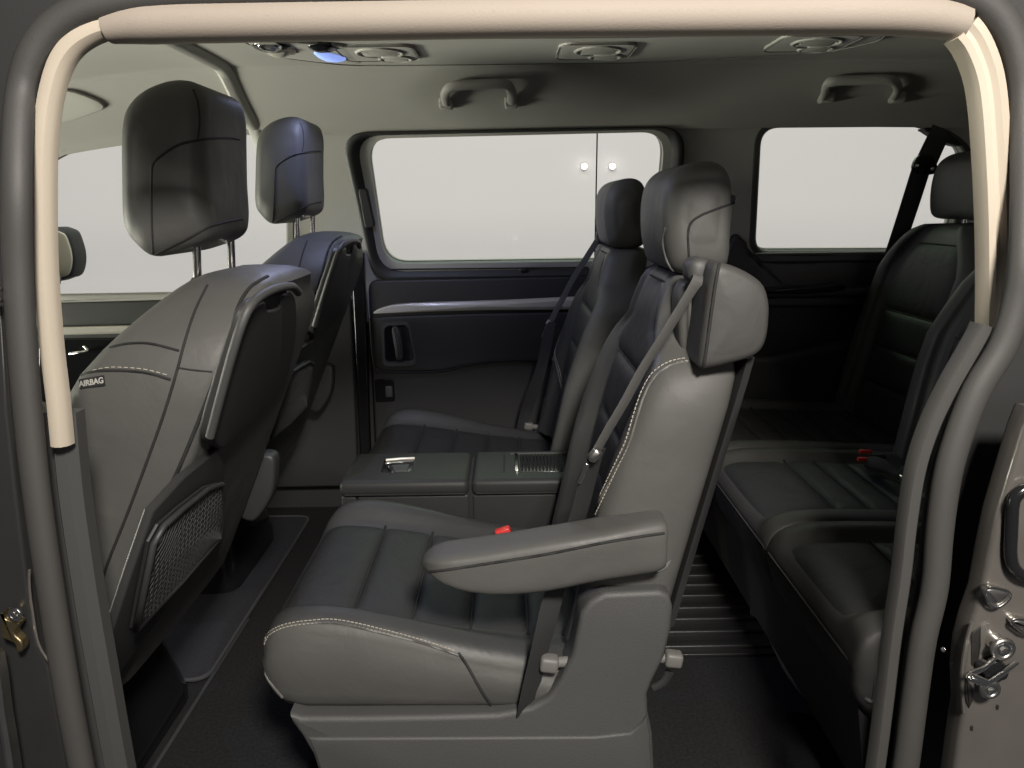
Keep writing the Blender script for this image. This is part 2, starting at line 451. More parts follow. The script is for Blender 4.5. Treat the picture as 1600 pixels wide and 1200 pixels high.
# ------------------------------------------------------------------ far sliding door
sd = thing('sliding_door', 'black far sliding door with large window and silver strip behind the middle seats', 'door', (0.1, 2.33, 0.02))
so = rpoly([up(533, 206), up(1071, 196), up(1052, 433), up(586, 440)], .075, 8)
fr = [[p - UPN * o for p in so] for o in (-.02, .008, .016)]
inn = H1
b1 = [a.lerp(b, .12) - UPN * .020 for a, b in zip(so, inn)]
b2 = [a.lerp(b, .34) - UPN * .017 for a, b in zip(so, inn)]
b3 = [a.lerp(b, .72) + UPN * .010 for a, b in zip(so, inn)]
b4 = [p + UPN * .024 for p in inn]; b5 = [p + UPN * .034 for p in inn]
wf = mesh('window_frame', *loft(fr + [b1, b2, b3, b4, b5], cap=(False, False)), PLASTIC2, sd, 50)
gl = mesh('window_pane', *slab(grow(H1, .012, -.034), UPN, .004, .001, flat_cap=True), GLASS, sd, 30)
split = [up(935, 207, -.030), up(931, 409, -.030)]
mesh('pane_edge', *ribbon(split, (1, 0, 0), .004, .003), BLACKRUB, gl, 30)
# sill rail and catch
sp = [up(600 + i * 11, 421 - i * .12, .002) for i in range(30)]
mesh('sill_groove', *tube(sp, .0022, 6), BLACKRUB, wf, 40)
sp = [up(607 + i * 10.6, 432 - i * .16, .018) for i in range(30)]
mesh('sill_lip', *tube(sp, .003, 6), PLASTIC2, wf, 40)
mesh('window_catch', *rbox(up(818, 420, .008), (.022, .016, .014), .004), BLACKRUB, wf, 40)
mesh('window_grip', *slab(rpoly([up(561, 293, .022), up(575, 293, .022), up(588, 352, .022), up(572, 355, .022)], .01, 4), UPN, .02, .004), BLACKRUB, wf, 40)
# inner skin of the door
def wy(px, py, y=2.30): return at(px, py, y)
card = mesh('door_card', *slab(rpoly([wy(575, 438), wy(1100, 428), wy(1080, 760), wy(590, 775)], .03, 5), (0, 1, 0), .03, .008), PLASTIC2, sd, 40)
cards = [wy(578, 497, 2.29), wy(620, 494, 2.29), wy(760, 490, 2.29), wy(930, 487, 2.29), wy(930, 562, 2.29), wy(860, 563, 2.29), wy(790, 563, 2.29), wy(740, 568, 2.29), wy(690, 580, 2.29), wy(600, 581, 2.29), wy(585, 573, 2.29)]
mesh('upper_card', *slab(rpoly(cards, .012, 3), (0, 1, 0), .012, .006), PLASTIC2, sd, 40)
mesh('card_seam', *tube([p + V((0, -.001, 0)) for p in cat([cards[i] for i in (4, 5, 6, 7, 8, 9, 10, 0)], 40)], .003, 6), SEAM, sd, 40)
strip = [(583, 489), (600, 480), (640, 474), (760, 470), (880, 465), (960, 462), (960, 480), (880, 484), (760, 485), (680, 487), (600, 490)]
mesh('silver_strip', *slab(cat([at(a, b, 2.285) for a, b in strip], 60, True), (0, 1, 0), .02, .006, puff=.003), SILVER, sd, 50)
# recessed handle
hr = rpoly([wy(596, 504, 2.284), wy(640, 501, 2.284), wy(652, 570, 2.284), wy(598, 573, 2.284)], .02, 5)
hp = mesh('handle_bezel', *ring_frame(hr, [[p + V((0, -.004, 0)) for p in hr], [p.lerp(sum(hr, V((0, 0, 0))) / len(hr), .16) + V((0, -.004, 0)) for p in hr]], [p.lerp(sum(hr, V((0, 0, 0))) / len(hr), .24) + V((0, .014, 0)) for p in hr]), PLASTIC, sd, 40)
mesh('handle_cup', *slab([p.lerp(sum(hr, V((0, 0, 0))) / len(hr), .2) + V((0, .004, 0)) for p in hr], (0, 1, 0), .01, .002, flat_cap=True), GLOSSBLACK, hp, 40)
mesh('handle_pull', *slab(cat([at(a, b, 2.270) for a, b in ((612, 514), (622, 512), (628, 530), (630, 560), (620, 563), (616, 545))], 28, True), (0, 1, 0), .02, .006, puff=.003), PLASTIC2, hp, 50)
lp = mesh('lock_pocket', *slab(rpoly([wy(585, 593, 2.294), wy(615, 592, 2.294), wy(617, 627, 2.294), wy(587, 629, 2.294)], .008, 3), (0, 1, 0), .02, .003), GLOSSBLACK, sd, 40)
mesh('lock_lever', *rbox(at(608, 612, 2.29), (.022, .01, .036), .004), PLASTIC, lp, 40)
# pillar beside the door, dark gap
pg = mesh('door_gap_trim', *slab(rpoly([at(548, 395, 2.29), at(568, 395, 2.29), at(580, 760, 2.29), at(566, 760, 2.29)], .004, 3), (0, 1, 0), .03, .004), GLOSSBLACK, sd, 40)

# ------------------------------------------------------------------ far front door
fd = thing('front_door', 'far front door with grey inner panel and silver strip beyond the front seats', 'door', (-1.1, 2.33, 0.02))
mesh('window_pane', *slab(grow(H3, .012, -.034), UPN, .004, .001, flat_cap=True), GLASS, fd, 30)
mesh('window_frame', *ring_frame(grow(H3, .022, -.01), [grow(H3, .02, .006), grow(H3, .006, .008)], grow(H3, -.001, -.03)), LINERP, fd, 50)
mesh('door_top', *slab(rpoly([at(60, 462, 2.28), at(452, 455, 2.28), at(452, 464, 2.28), at(60, 474, 2.28)], .004, 3), (0, 1, 0), .05, .006), LINERP, fd, 40)
mesh('door_card', *slab(rpoly([at(60, 472, 2.292), at(548, 462, 2.292), at(560, 760, 2.292), at(60, 770, 2.292)], .02, 4), (0, 1, 0), .03, .008), PLASTIC2, fd, 40)
mesh('silver_strip', *slab(rpoly([at(60, 512, 2.278), at(452, 503, 2.278), at(452, 514, 2.278), at(60, 525, 2.278)], .004, 3), (0, 1, 0), .016, .004, puff=.002), SILVER, fd, 40)
mesh('door_recess', *slab(rpoly([at(60, 530, 2.285), at(430, 525, 2.285), at(400, 620, 2.285), at(60, 630, 2.285)], .03, 5), (0, 1, 0), .01, .004), GLOSSBLACK, fd, 40)
mesh('door_handle', *tube(cat([at(110, 553, 2.26), at(125, 551, 2.25), at(137, 548, 2.25), at(131, 541, 2.258)], 16), lambda t: .007 - .003 * t, 8), CHROME, fd, 50)
# wing mirror
wm = thing('wing_mirror', 'cream wing mirror outside the far front window', 'mirror', tuple(at(95, 440, 2.62)))
mo = cat([at(a, b, 2.6) for a, b in ((70, 362), (97, 360), (108, 380), (113, 405), (109, 428), (98, 436), (70, 436))], 40, True)
mesh('mirror_housing', *slab([p + V((0, .004, 0)) for p in mo], (0, 1, 0), .10, .02, back_puff=.02), BLACKRUB, wm, 50)
mc = sum(mo, V((0, 0, 0))) / len(mo)
mesh('mirror_cover', *slab([mc + (p - mc) * .9 for p in mo], (0, 1, 0), .012, .004, puff=.004), MIRRORC, wm, 50)
mesh('mirror_arm', *cyl(at(85, 440, 2.44), at(85, 430, 2.64), .018, .02), BLACKRUB, wm, 40)

# ------------------------------------------------------------------ rear quarter trim
rq = thing('rear_side_trim', 'dark rear side trim with shelf below the rear window', 'trim panel', (0.9, 2.33, 0.02))
rg = mesh('window_pane', *slab(grow(H2, .012, -.034), UPN, .004, .001, flat_cap=True), GLASS, rq, 30)
mesh('window_surround', *ring_frame(grow(H2, .020, -.004), [grow(H2, .018, .007), grow(H2, .006, .008)], grow(H2, -.001, -.03)), PLASTIC, rq, 50)
mesh('side_card', *slab(cat([at(a, b, 2.28) for a, b in ((1142, 378), (1165, 376), (1178, 398), (1230, 408), (1390, 402), (1600, 396), (1600, 760), (1100, 780), (1110, 520))], 70, True), (0, 1, 0), .045, .012), PLASTIC2, rq, 40)
mesh('sill_ledge', *slab(rpoly([at(1178, 396, 2.27), at(1600, 391, 2.27), at(1600, 405, 2.27), at(1190, 411, 2.27)], .006, 3), (0, 1, 0), .05, .006), PLASTIC, rq, 40)
mesh('shelf', *slab(rpoly([at(1150, 456, 2.20), at(1600, 446, 2.20), at(1600, 459, 2.20), at(1150, 466, 2.20)], .005, 3), (0, 1, 0), .09, .006), PLASTIC2, rq, 40)
mesh('shelf_trim', *slab(rpoly([at(1150, 466, 2.23), at(1600, 459, 2.23), at(1600, 474, 2.23), at(1150, 480, 2.23)], .005, 3), (0, 1, 0), .06, .006), PLASTIC, rq, 40)
mesh('armrest_moulding', *slab(cat([at(a, b, 2.22) for a, b in ((1120, 560), (1200, 556), (1260, 546), (1330, 536), (1600, 530), (1600, 640), (1120, 660))], 50, True), (0, 1, 0), .07, .02), PLASTIC2, rq, 40)
tr_ = mesh('cargo_tray', *slab(cat([at(a, b, 2.185) for a, b in ((1205, 452), (1290, 446), (1310, 443), (1325, 449), (1300, 457), (1210, 460))], 30, True), (0, 1, 0), .06, .006), GLOSSBLACK, rq, 40)

# ------------------------------------------------------------------ grab handles
def grab(name, label, pxs, off):
    P0 = [up(a, b) for a, b in pxs]; c = sum(P0, V((0, 0, 0))) / len(P0)
    root = thing(name, label, 'grab handle', tuple(c), 'grab handles above the far windows')
    # the side rail at this height leans more than the wall: march towards the camera until clear of the liner
    def clear(px, py, o):
        d = ray(px, py).normalized(); loc, nor, _, _ = hlb.ray_cast(CAM, d)
        if loc is None: loc = up(px, py)
        return loc - d * o
    a = [clear(px, py, off) for px, py in pxs]
    path = cat(a, 40)
    for k in (0, 1, 2, 3): path[k] = path[k] + V((0, off * .55 * (1 - k / 4), 0)); path[-1 - k] = path[-1 - k] + V((0, off * .55 * (1 - k / 4), 0))
    mesh('grip', *sweep(path, [(math.cos(t) * .0125, math.sin(t) * .009) for t in [2 * math.pi * i / 12 for i in range(12)]], up=(0, 1, 0)), LINERP, root, 60)
    for e in (0, -1):
        q = clear(*pxs[e], 0.0); mesh('mounting_foot', *slab(rpoly([q + V((-.018, -.014, .016)), q + V((.018, -.014, .016)), q + V((.018, -.014, -.018)), q + V((-.018, -.014, -.018))], .008, 4), (0, 1, 0), .03, .004), LINERP, root, 50)
    return root
grab('grab_handle', 'grey grab handle above the large sliding window', [(697, 160), (696, 146), (707, 135), (745, 132), (788, 132), (799, 142), (799, 158)], .028)
grab('grab_handle', 'grey grab handle in the shade above the rear window', [(1291, 150), (1291, 136), (1302, 127), (1345, 125), (1390, 125), (1402, 135), (1402, 150)], .028)

# ------------------------------------------------------------------ overhead strip with lamps and air vents
oh = thing('overhead_console', 'long grey ceiling console with reading lamps and round air vents', 'console', (0.15, 1.85, 1.29))
CZ = 1.288
def cz(px, py, d=0.0): return at_z(px, py, CZ - d)
so_ = [cz(372, 62), cz(450, 60), cz(700, 60), cz(1000, 58), cz(1300, 50), cz(1390, 46), cz(1375, 64), cz(1290, 82), cz(1000, 98), cz(640, 102), cz(540, 102), cz(440, 90)]
st_ = mesh('strip_panel', *slab([p + V((0, 0, 0)) for p in rpoly(so_, .04, 4)], (0, 0, 1), .03, .006), LINERP, oh, 40)
sq = rpoly(so_, .04, 4)
mesh('strip_edge_shade', *tube([p + V((0, 0, -.0005)) for p in sq] + [sq[0]], .0014, 6), EDGEGREY, st_, 50)  # grey line paints the shading along the panel edge
def vent(cx, cy, s=1.0):
    c = cz(cx, cy, .002)
    base = rpoly([c + V((dx * s, dy * s, -.004)) for dx, dy in ((-.085, -.085), (.085, -.085), (.085, .085), (-.085, .085))], .035, 6)
    b = mesh('vent_base', *slab(base, (0, 0, 1), .012, .006), LINERP, oh, 40)
    mesh('vent_edge_shade', *tube(base + [base[0]], .0012, 6), EDGEGREY, b, 50)  # painted edge shading around the vent base
    for dx, dy, r in ((.005, -.02, .050), (.03, .052, .036)):
        q = c + V((dx * s, dy * s, -.003)); v = mesh('air_vent', *torus(q, (0, 0, 1), r * s, .005 * s, 32, 10), LINERP, b, 60)
        mesh('vent_disc', *cyl(q + V((0, 0, .01)), q + V((0, 0, .0)), r * s * .95, r * s * .9, 28, .002), LINERP, v, 40)
        for k in (-1, 0, 1):
            mesh('vent_fin', *rbox(q + V((0, k * r * s * .42, -.002)), (r * s * 1.5, .004, .007), .001, Matrix.Rotation(R(25), 3, 'X')), LINERP, v, 40)
vent(592, 82); vent(930, 79); vent(1268, 66)
lo = [cz(380, 64, .006), cz(440, 66, .006), cz(540, 73, .006), cz(566, 101, .006), cz(500, 98, .006), cz(420, 88, .006)]
lb = mesh('lamp_bezel', *slab(rpoly(lo, .02, 4), (0, 0, 1), .012, .004), LINERP, oh, 40)
def lens(pxs, m, d=.010): return mesh('lamp_lens', *slab(cat([cz(a, b, d) for a, b in pxs], 32, True), (0, 0, 1), .012, .005, puff=.006), m, lb, 60)
lens([(395, 72), (425, 70), (455, 75), (462, 86), (430, 85), (404, 80)], GLOSSBLACK)
lens([(403, 74), (432, 74), (440, 79), (412, 79)], CHROME, .016)
lens([(418, 83), (448, 83), (452, 88), (424, 88)], CLEAR, .016)
lens([(482, 74), (515, 74), (526, 80), (492, 81)], GLOSSBLACK)
lens([(490, 84), (515, 85), (540, 92), (535, 97), (505, 95)], LED, .009)
la = bpy.data.lights.new('reading_lamp_light', 'SPOT'); la.spot_size = R(150); la.spot_blend = .6; la.shadow_soft_size = 0.0; la.energy = 6.0; la.color = (.54, .60, 1.0)
lo_ = bpy.data.objects.new('reading_lamp_light', la); col.objects.link(lo_); lo_.parent = oh; q = cz(514, 91, .030); lo_.location = q - V((0.15, 1.85, 1.29)); lo_.rotation_euler = (R(-4), R(-14), 0)
# sun visor in the cab
vq = on_surf([(30, 152), (95, 138), (140, 149), (163, 164), (140, 176), (100, 188), (40, 196), (30, 152)], hlb, 36, .008)[:-1]
vn = sum((n for _, n in vq), V((0, 0, 0))).normalized()
if len(vq) > 10: tag(mesh('sun_visor', *slab([p for p, _ in vq], -vn, .007, .003), LINERP, None, 50), 'grey sun visor folded up against the cab ceiling', 'sun visor')

# ================================================================== NEAR SIDE OF THE BODY
vb = thing('van_body', 'dark grey van side opening with rubber seal and cream trim framing the seats', 'van', (0, .75, .0))
seal_px = [(175, 1420), (152, 1320), (128, 1200), (107, 1090), (88, 975), (70, 860), (55, 750), (43, 640), (34, 530), (28, 420), (26, 300), (28, 200), (34, 140), (48, 90), (72, 52), (108, 24), (160, 6), (260, -4), (450, -10), (700, -14), (950, -18), (1200, -22), (1400, -24), (1490, -18), (1540, 4), (1574, 42), (1592, 90), (1600, 160), (1603, 280), (1600, 400), (1590, 470), (1568, 540), (1527, 608), (1498, 680), (1480, 745), (1468, 830), (1460, 920), (1442, 1000), (1428, 1100), (1415, 1200), (1395, 1320), (1380, 1420)]
def seal_y(i): return .73 + (.035 if 12 <= i <= 27 else (.02 if i in (11, 28) else 0))
SEALP = [at(a, b - (6 if 17 <= i <= 22 else 0), seal_y(i)) for i, (a, b) in enumerate(seal_px)]
sp = even(cat(SEALP, 300), 220)
prof_s = [(math.cos(t) * .0135, math.sin(t) * .0115) for t in [2 * math.pi * i / 14 for i in range(14)]]
mesh('door_seal', *sweep(sp, prof_s), RUBBER, vb, 60)
hole = [at(a, b - (10 if 16 <= i <= 23 else 0), .80) for i, (a, b) in enumerate(seal_px)]
outer = [at(-700, 1900, .80), at(-700, -420, .80), at(2300, -420, .80), at(2300, 1900, .80)]
hole2 = [V((p.x, .80, p.z)) for p in even(cat(hole, 200), 120)]
mesh('side_frame', *plate(outer, [hole2], (0, .02, 0)), BLACKRUB, vb, 30)
# channel lips either side of the seal
lip = [(1355, 1300), (1371, 1200), (1384, 1100), (1396, 1000), (1411, 900), (1420, 820), (1434, 733), (1456, 665), (1483, 608), (1510, 560), (1530, 525), (1538, 508)]
mesh('inner_lip', *sweep(cat([at(a, b, .745) for a, b in lip], 60), [(-.0075, -.003), (-.005, -.006), (.005, -.006), (.0075, -.003), (.0075, .012), (-.0075, .012)]), RUBBER, vb, 40)
mesh('channel_bead', *tube(cat([at(a + 24, b, .752) for a, b in lip[:-1]], 60), .003, 6), RUBBER, vb, 60)
# cream pillar trims and beige header
lt = [(102, 693), (95, 620), (86, 545), (79, 460), (75, 380), (74, 280), (76, 220), (83, 160), (97, 108), (117, 76), (145, 56), (176, 45), (205, 41)]
cream_prof = [(.0105, -.006), (.0085, -.012), (.003, -.0145), (-.003, -.0135), (-.007, -.009), (-.0085, -.003), (-.0085, .003), (.0105, .006)]
mesh('cream_trim', *sweep(even(cat([at(a, b, .775) for a, b in lt], 120), 80), cream_prof), CREAM, vb, 35)
rt = [(1502, 46), (1516, 64), (1530, 94), (1540, 130), (1546, 180), (1551, 260), (1554, 340), (1555, 420), (1554, 506)]
cream_r = [(-.0155, .006), (-.0155, -.004), (-.012, -.011), (-.003, -.0145), (.0015, -.011), (.006, -.011), (.008, -.015), (.0135, -.013), (.0155, -.006), (.0155, .008)]
ctr = mesh('cream_trim', *sweep(even(cat([at(a, b, .775) for a, b in rt], 120), 80), [(-a, b) for a, b in cream_r]), CREAM, vb, 35)
hd = [(166, 44), (220, 37), (350, 34), (600, 30), (850, 26), (1100, 24), (1300, 22), (1400, 23), (1460, 27), (1508, 36)]
hprof = [(.0165, -.002), (.013, -.011), (.004, -.0155), (-.006, -.0150), (-.013, -.009), (-.0165, -.001), (-.0165, .010), (-.012, .016), (.0165, .016)]
mesh('header_trim', *sweep(even(cat([at(a, b, .770) for a, b in hd], 120), 90), hprof, taper=lambda t: 1 - .24 * max(0, 1 - t / .05) ** 1.5 - .12 * max(0, (t - .96) / .04)), BEIGE, vb, 50)
# lower pillar covers
bl = [(88, 640), (100, 760), (114, 860), (130, 960), (148, 1060), (166, 1160), (185, 1260)]
mesh('pillar_cover', *sweep(even(cat([at(a, b, .80) for a, b in bl], 60), 50), [(.026, -.010), (.018, -.020), (.006, -.021), (.001, -.014), (-.008, -.012), (-.016, -.008), (-.020, .0), (-.020, .008), (.026, .008)]), PLASTIC, vb, 35)
mesh('pillar_bolt', *cyl(at(167, 1035, .815), at(167, 1035, .80), .004, .003, 14, .001), CHROME, vb, 40)
# front pillar panel with hinge hardware
fp = [(-500, 500), (0, 480), (12, 640), (24, 760), (40, 890), (48, 950), (58, 1005), (76, 1040), (96, 1150), (118, 1300), (-500, 1400)]
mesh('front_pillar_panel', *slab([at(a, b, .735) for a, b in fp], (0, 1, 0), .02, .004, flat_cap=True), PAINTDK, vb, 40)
mesh('panel_edge', *tube(cat([at(a, b, .727) for a, b in ((46, 890), (46, 915), (50, 950), (60, 1005), (78, 1036))], 30), .0014, 6), PAINT, vb, 50)
mesh('sill_edge', *sweep(cat([at(a, b, .70) for a, b in ((-10, 1020), (-2, 1060), (4, 1110), (14, 1170), (24, 1240))], 20), [(.004, -.003), (.0, -.005), (-.004, -.003), (-.004, .01), (.004, .01)]), STEEL, vb, 40)
hw = mesh('hinge_bracket', *slab(cat([at(a, b, .715) for a, b in ((2, 958), (8, 968), (30, 974), (22, 990), (34, 1004), (34, 1018), (25, 1018), (22, 1006), (6, 998), (1, 990))], 40, True), (0, 1, 0), .012, .002, flat_cap=True), BRASS, vb, 40)
b_ = at(24, 960, .708)
mesh('hinge_bolt', *torus(b_, (0, 1, 0), .0055, .002, 20, 8), CHROME, vb, 50)
mesh('hinge_bolt', *cyl(b_ + V((0, .006, 0)), b_ + V((0, -.003, 0)), .0038, .003, 6, .0006), STEEL, vb, 40)
for a, b in ((2, 450), (2, 468)): mesh('hinge_pin', *cyl(at(a, b, .73), at(a - 8, b, .71), .003, .003, 10, .0008), CHROME, vb, 40)
# rear pillar sheet metal with striker
cp = [(1615, 640), (1600, 672), (1578, 745), (1560, 805), (1546, 870), (1535, 930), (1520, 972), (1510, 1010), (1505, 1060), (1507, 1110), (1500, 1150), (1488, 1240), (1480, 1340), (1900, 1340), (1900, 640)]
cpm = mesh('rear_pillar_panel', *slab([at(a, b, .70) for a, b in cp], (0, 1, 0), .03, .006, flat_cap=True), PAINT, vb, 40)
mesh('panel_flange', *tube(cat([at(a, b, .698) for a, b in ((1519, 972), (1509, 1010), (1503, 1060), (1506, 1112))], 30), .002, 6), PAINT, cpm, 50)
gk = rpoly([at(1583, 770, .692), at(1680, 740, .692), at(1680, 920, .692), at(1590, 898, .692), at(1578, 875, .692)], .014, 5)
mesh('latch_gasket', *tube(gk + [gk[0]], .006, 8), GLOSSBLACK, vb, 60)
mesh('latch_plate', *slab(gk, (0, 1, 0), .01, .002, flat_cap=True), PAINT, vb, 40)
for pts in ([(1537, 922), (1548, 917), (1578, 924), (1580, 934), (1567, 946), (1556, 950), (1545, 944)], [(1577, 972), (1590, 966), (1625, 974), (1625, 992), (1600, 990)]):
    q = rpoly([at(a, b, .691) for a, b in pts], .006, 4)
    mo_ = mesh('pressed_boss', *slab(q, (0, 1, 0), .012, .004, flat_cap=True), STEEL, vb, 50)
    mesh('boss_rim', *tube(q + [q[0]], .0014, 6), CHROME, mo_, 60)
for (a, b, r) in ((1567, 1014, .0095), (1547, 1077, .0078)):
    c = at(a, b, .685)
    bo = mesh('striker_bolt', *torus(c, (0, 1, 0), r, .003, 24, 8), STEEL, vb, 50)
    mesh('bolt_head', *cyl(c + V((0, .016, 0)), c + V((0, -.002, 0)), r * .95, r * .8, 20, .001), CHROME, bo, 40)
    mesh('bolt_socket', *cyl(c + V((0, 0, 0)), c + V((0, -.004, 0)), r * .45, r * .4, 6, .0008), STEEL, bo, 40)
mesh('striker_loop', *tube(cat([at(a, b, y) for a, b, y in ((1557, 1024, .69), (1540, 1042, .675), (1518, 1052, .665), (1513, 1058, .66), (1525, 1063, .66), (1543, 1066, .665), (1566, 1052, .675), (1588, 1036, .69))], 40), .0026, 8), CHROME, vb, 60)
mesh('striker_bar', *cyl(at(1514, 1057, .66), at(1541, 1067, .66), .0044, .0044, 12, .001), CHROME, vb, 50)
mesh('striker_base', *slab(rpoly([at(a, b, .688) for a, b in ((1530, 1045), (1560, 1032), (1580, 1045), (1575, 1062), (1550, 1070))], .003, 3), (0, 1, 0), .012, .002, flat_cap=True), GLOSSBLACK, vb, 40)
for pts in ([(1518, 992), (1533, 978), (1533, 1010), (1528, 1045), (1518, 1040)], [(1510, 1060), (1521, 1075), (1521, 1095), (1514, 1108), (1508, 1090)]):
    mesh('panel_cutout', *slab(rpoly([at(a, b, .699) for a, b in pts], .002, 3), (0, 1, 0), .004, .0008, flat_cap=True), SMUDGE, cpm, 40)
for a, b in ((1518, 1138), (1558, 1105)):
    mesh('paint_chip', *slab(cat([at(a + dx, b + dy, .6992) for dx, dy in ((-2, 0), (0, -4), (3, -2), (2, 4), (-1, 4))], 14, True), (0, 1, 0), .002, .0003, flat_cap=True), SMUDGE, cpm, 40)
mesh('plug', *cyl(at(1474, 1015, .75), at(1474, 1015, .74), .004, .003, 12, .001), CHROME, vb, 40)

# ================================================================== SEATS
def cushion(name, y0, y1, xs, ZB, ZC, ZBOT, INS, m, parent, bol=.085, edge=1.0):
    zb, zc, zo, ins = sm(ZB), sm(ZC), sm(ZBOT), sm(INS)
    E = [(0, -.030), (.004, -.018), (.012, -.008), (.022, -.0025), (.036, 0)]
    def H(x, y, e):
        b, c = interp(zb, x), interp(zc, x)
        if e < .036: return b + interp(E, e) * edge
        t = min((e - .036) / (bol - .036), 1); t = t * t * (3 - 2 * t)
        return b + (c - b) * t
    es = [0, .002, .004, .008, .012, .017, .022, .029, .036, .045, .055, .065, .075, bol]
    rings = []
    for x in xs:
        i = interp(ins, x); a, b = y0 + i, y1 - i; mid = (a + b) / 2
        ys = [(a + e, e) for e in es] + [(a + bol + (b - a - 2 * bol) * k / 8, bol) for k in range(1, 8)] + [(b - e, e) for e in reversed(es)]
        top = [V((x, y, H(x, y, e))) for y, e in ys]
        z1, z0 = top[0].z, interp(zo, x)
        side = [V((x, b + .007 * math.sin(math.pi * (k / 8) ** .8), z1 + (z0 - z1) * k / 8)) for k in range(1, 8)]
        bot = [V((x, b - .012, z0 - .004)), V((x, b - .05, z0 - .006)), V((x, mid, z0 - .006)), V((x, a + .05, z0 - .006)), V((x, a + .012, z0 - .004))]
        side2 = [V((x, a - .007 * math.sin(math.pi * (k / 8) ** .8), z1 + (z0 - z1) * k / 8)) for k in reversed(range(1, 8))]
        rings.append(top + side + bot + side2)
    o = mesh(name, *loft(rings), m, parent, 60)
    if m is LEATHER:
        o.data.materials.append(LEATHERD); nr = len(rings[0]); nt = 2 * len(es) + 7  # cushion top gets the darker leather
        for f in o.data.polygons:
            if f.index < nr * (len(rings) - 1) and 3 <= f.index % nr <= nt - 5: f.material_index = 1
    def patch(pname, x0, x1, mm, puff=.009, e0=None, e1=None, p=None):
        g = [0, .015, .04, .08, .14, .22, .32, .42, .5, .58, .68, .78, .86, .92, .96, .985, 1]
        vs, fs = [], []; n = len(g)
        for u in g:
            x = x0 + (x1 - x0) * u; i = interp(ins, x)
            for v in g:
                a, b = y0 + i + (e0 or bol - .008), y1 - i - (e1 or bol - .008); y = a + (b - a) * v
                e = min(y - y0 - i, y1 - i - y)
                s = (1 - abs(2 * u - 1) ** 5) * (1 - abs(2 * v - 1) ** 9)
                wob = .0012 * math.sin(31 * y + 17 * x) * math.sin(23 * x + 5 * y)
                vs.append(V((x, y, H(x, y, e) - .0015 + puff * s + wob * s)))
        fs = [(r * n + c, r * n + c + 1, (r + 1) * n + c + 1, (r + 1) * n + c) for r in range(n - 1) for c in range(n - 1)]
        q = mesh(pname, vs, fs, mm, p or parent, 60)
        i = interp(ins, x1); a, b = y0 + i + (e0 or bol - .008), y1 - i - (e1 or bol - .008)
        mesh('panel_seam', *tube([V((x1, a + (b - a) * k / 12, H(x1, a + (b - a) * k / 12, min(a + (b - a) * k / 12 - y0 - i, y1 - i - a - (b - a) * k / 12)) + .0006)) for k in range(13)], .0024, 6), SEAM, q, 60)
        return q
    return o, patch
def backrest(name, y0, y1, zs, XB, XF, XC, INS, m, parent, bw=.11):
    xb, xf, xc, ins = sm(XB), sm(XF), sm(XC), sm(INS)
    rings = []
    for z in zs:
        B, Fr, C, i = interp(xb, z), interp(xf, z), interp(xc, z), interp(ins, z)
        a, b = y0 + i, y1 - i; mid = (a + b) / 2; k = min(1.0, (b - a) / .32)
        half = [(B, a + .07 * k), (B - .004, a + .03 * k), (B - .018, a + .006), ((B + Fr) / 2 + .01, a - .003), (Fr + .035, a), (Fr + .012, a + .009), (Fr, a + .030 * k), (Fr + .005, a + .056 * k), (C + (Fr - C) * .3, a + (bw - .025) * k), (C, a + bw * k), (C + .001, mid - .3 * (mid - a - bw * k))]
        keys = half + [(C + .001, mid)] + [(x, a + b - y) for x, y in reversed(half)] + [(B + .002, mid)]
        rings.append([V((p.x, p.y, z)) for p in cat(keys, 96, True)])
    o = mesh(name, *loft(rings, dome=(0, .006)), m, parent, 60)
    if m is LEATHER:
        o.data.materials.append(LEATHERD)  # front of the backrest gets the darker leather
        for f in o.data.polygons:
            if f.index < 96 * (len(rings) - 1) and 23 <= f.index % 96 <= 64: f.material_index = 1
    def patch(pname, z0, z1, mm, puff=.008, mrg=.105, p=None, ya=None, yb=None):
        g = [0, .015, .04, .08, .14, .22, .32, .42, .5, .58, .68, .78, .86, .92, .96, .985, 1]; vs = []; n = len(g)
        for u in g:
            z = z0 + (z1 - z0) * u; i = interp(ins, z)
            a, b = (ya if ya is not None else y0 + i + mrg), (yb if yb is not None else y1 - i - mrg)
            for v in g:
                s = (1 - abs(2 * u - 1) ** 7) * (1 - abs(2 * v - 1) ** 9)
                vs.append(V((interp(xc, z) + .0018 - puff * s, a + (b - a) * v, z)))
        fs = [(r * n + c, r * n + c + 1, (r + 1) * n + c + 1, (r + 1) * n + c) for r in range(n - 1) for c in range(n - 1)]
        q = mesh(pname, vs, fs, mm, p or parent, 60)
        mesh('panel_seam', *tube([V((interp(xc, z1) + .0002, a + (b - a) * k / 10, z1)) for k in range(11)], .0022, 6), SEAM, q, 60)
        return q
    return o, patch

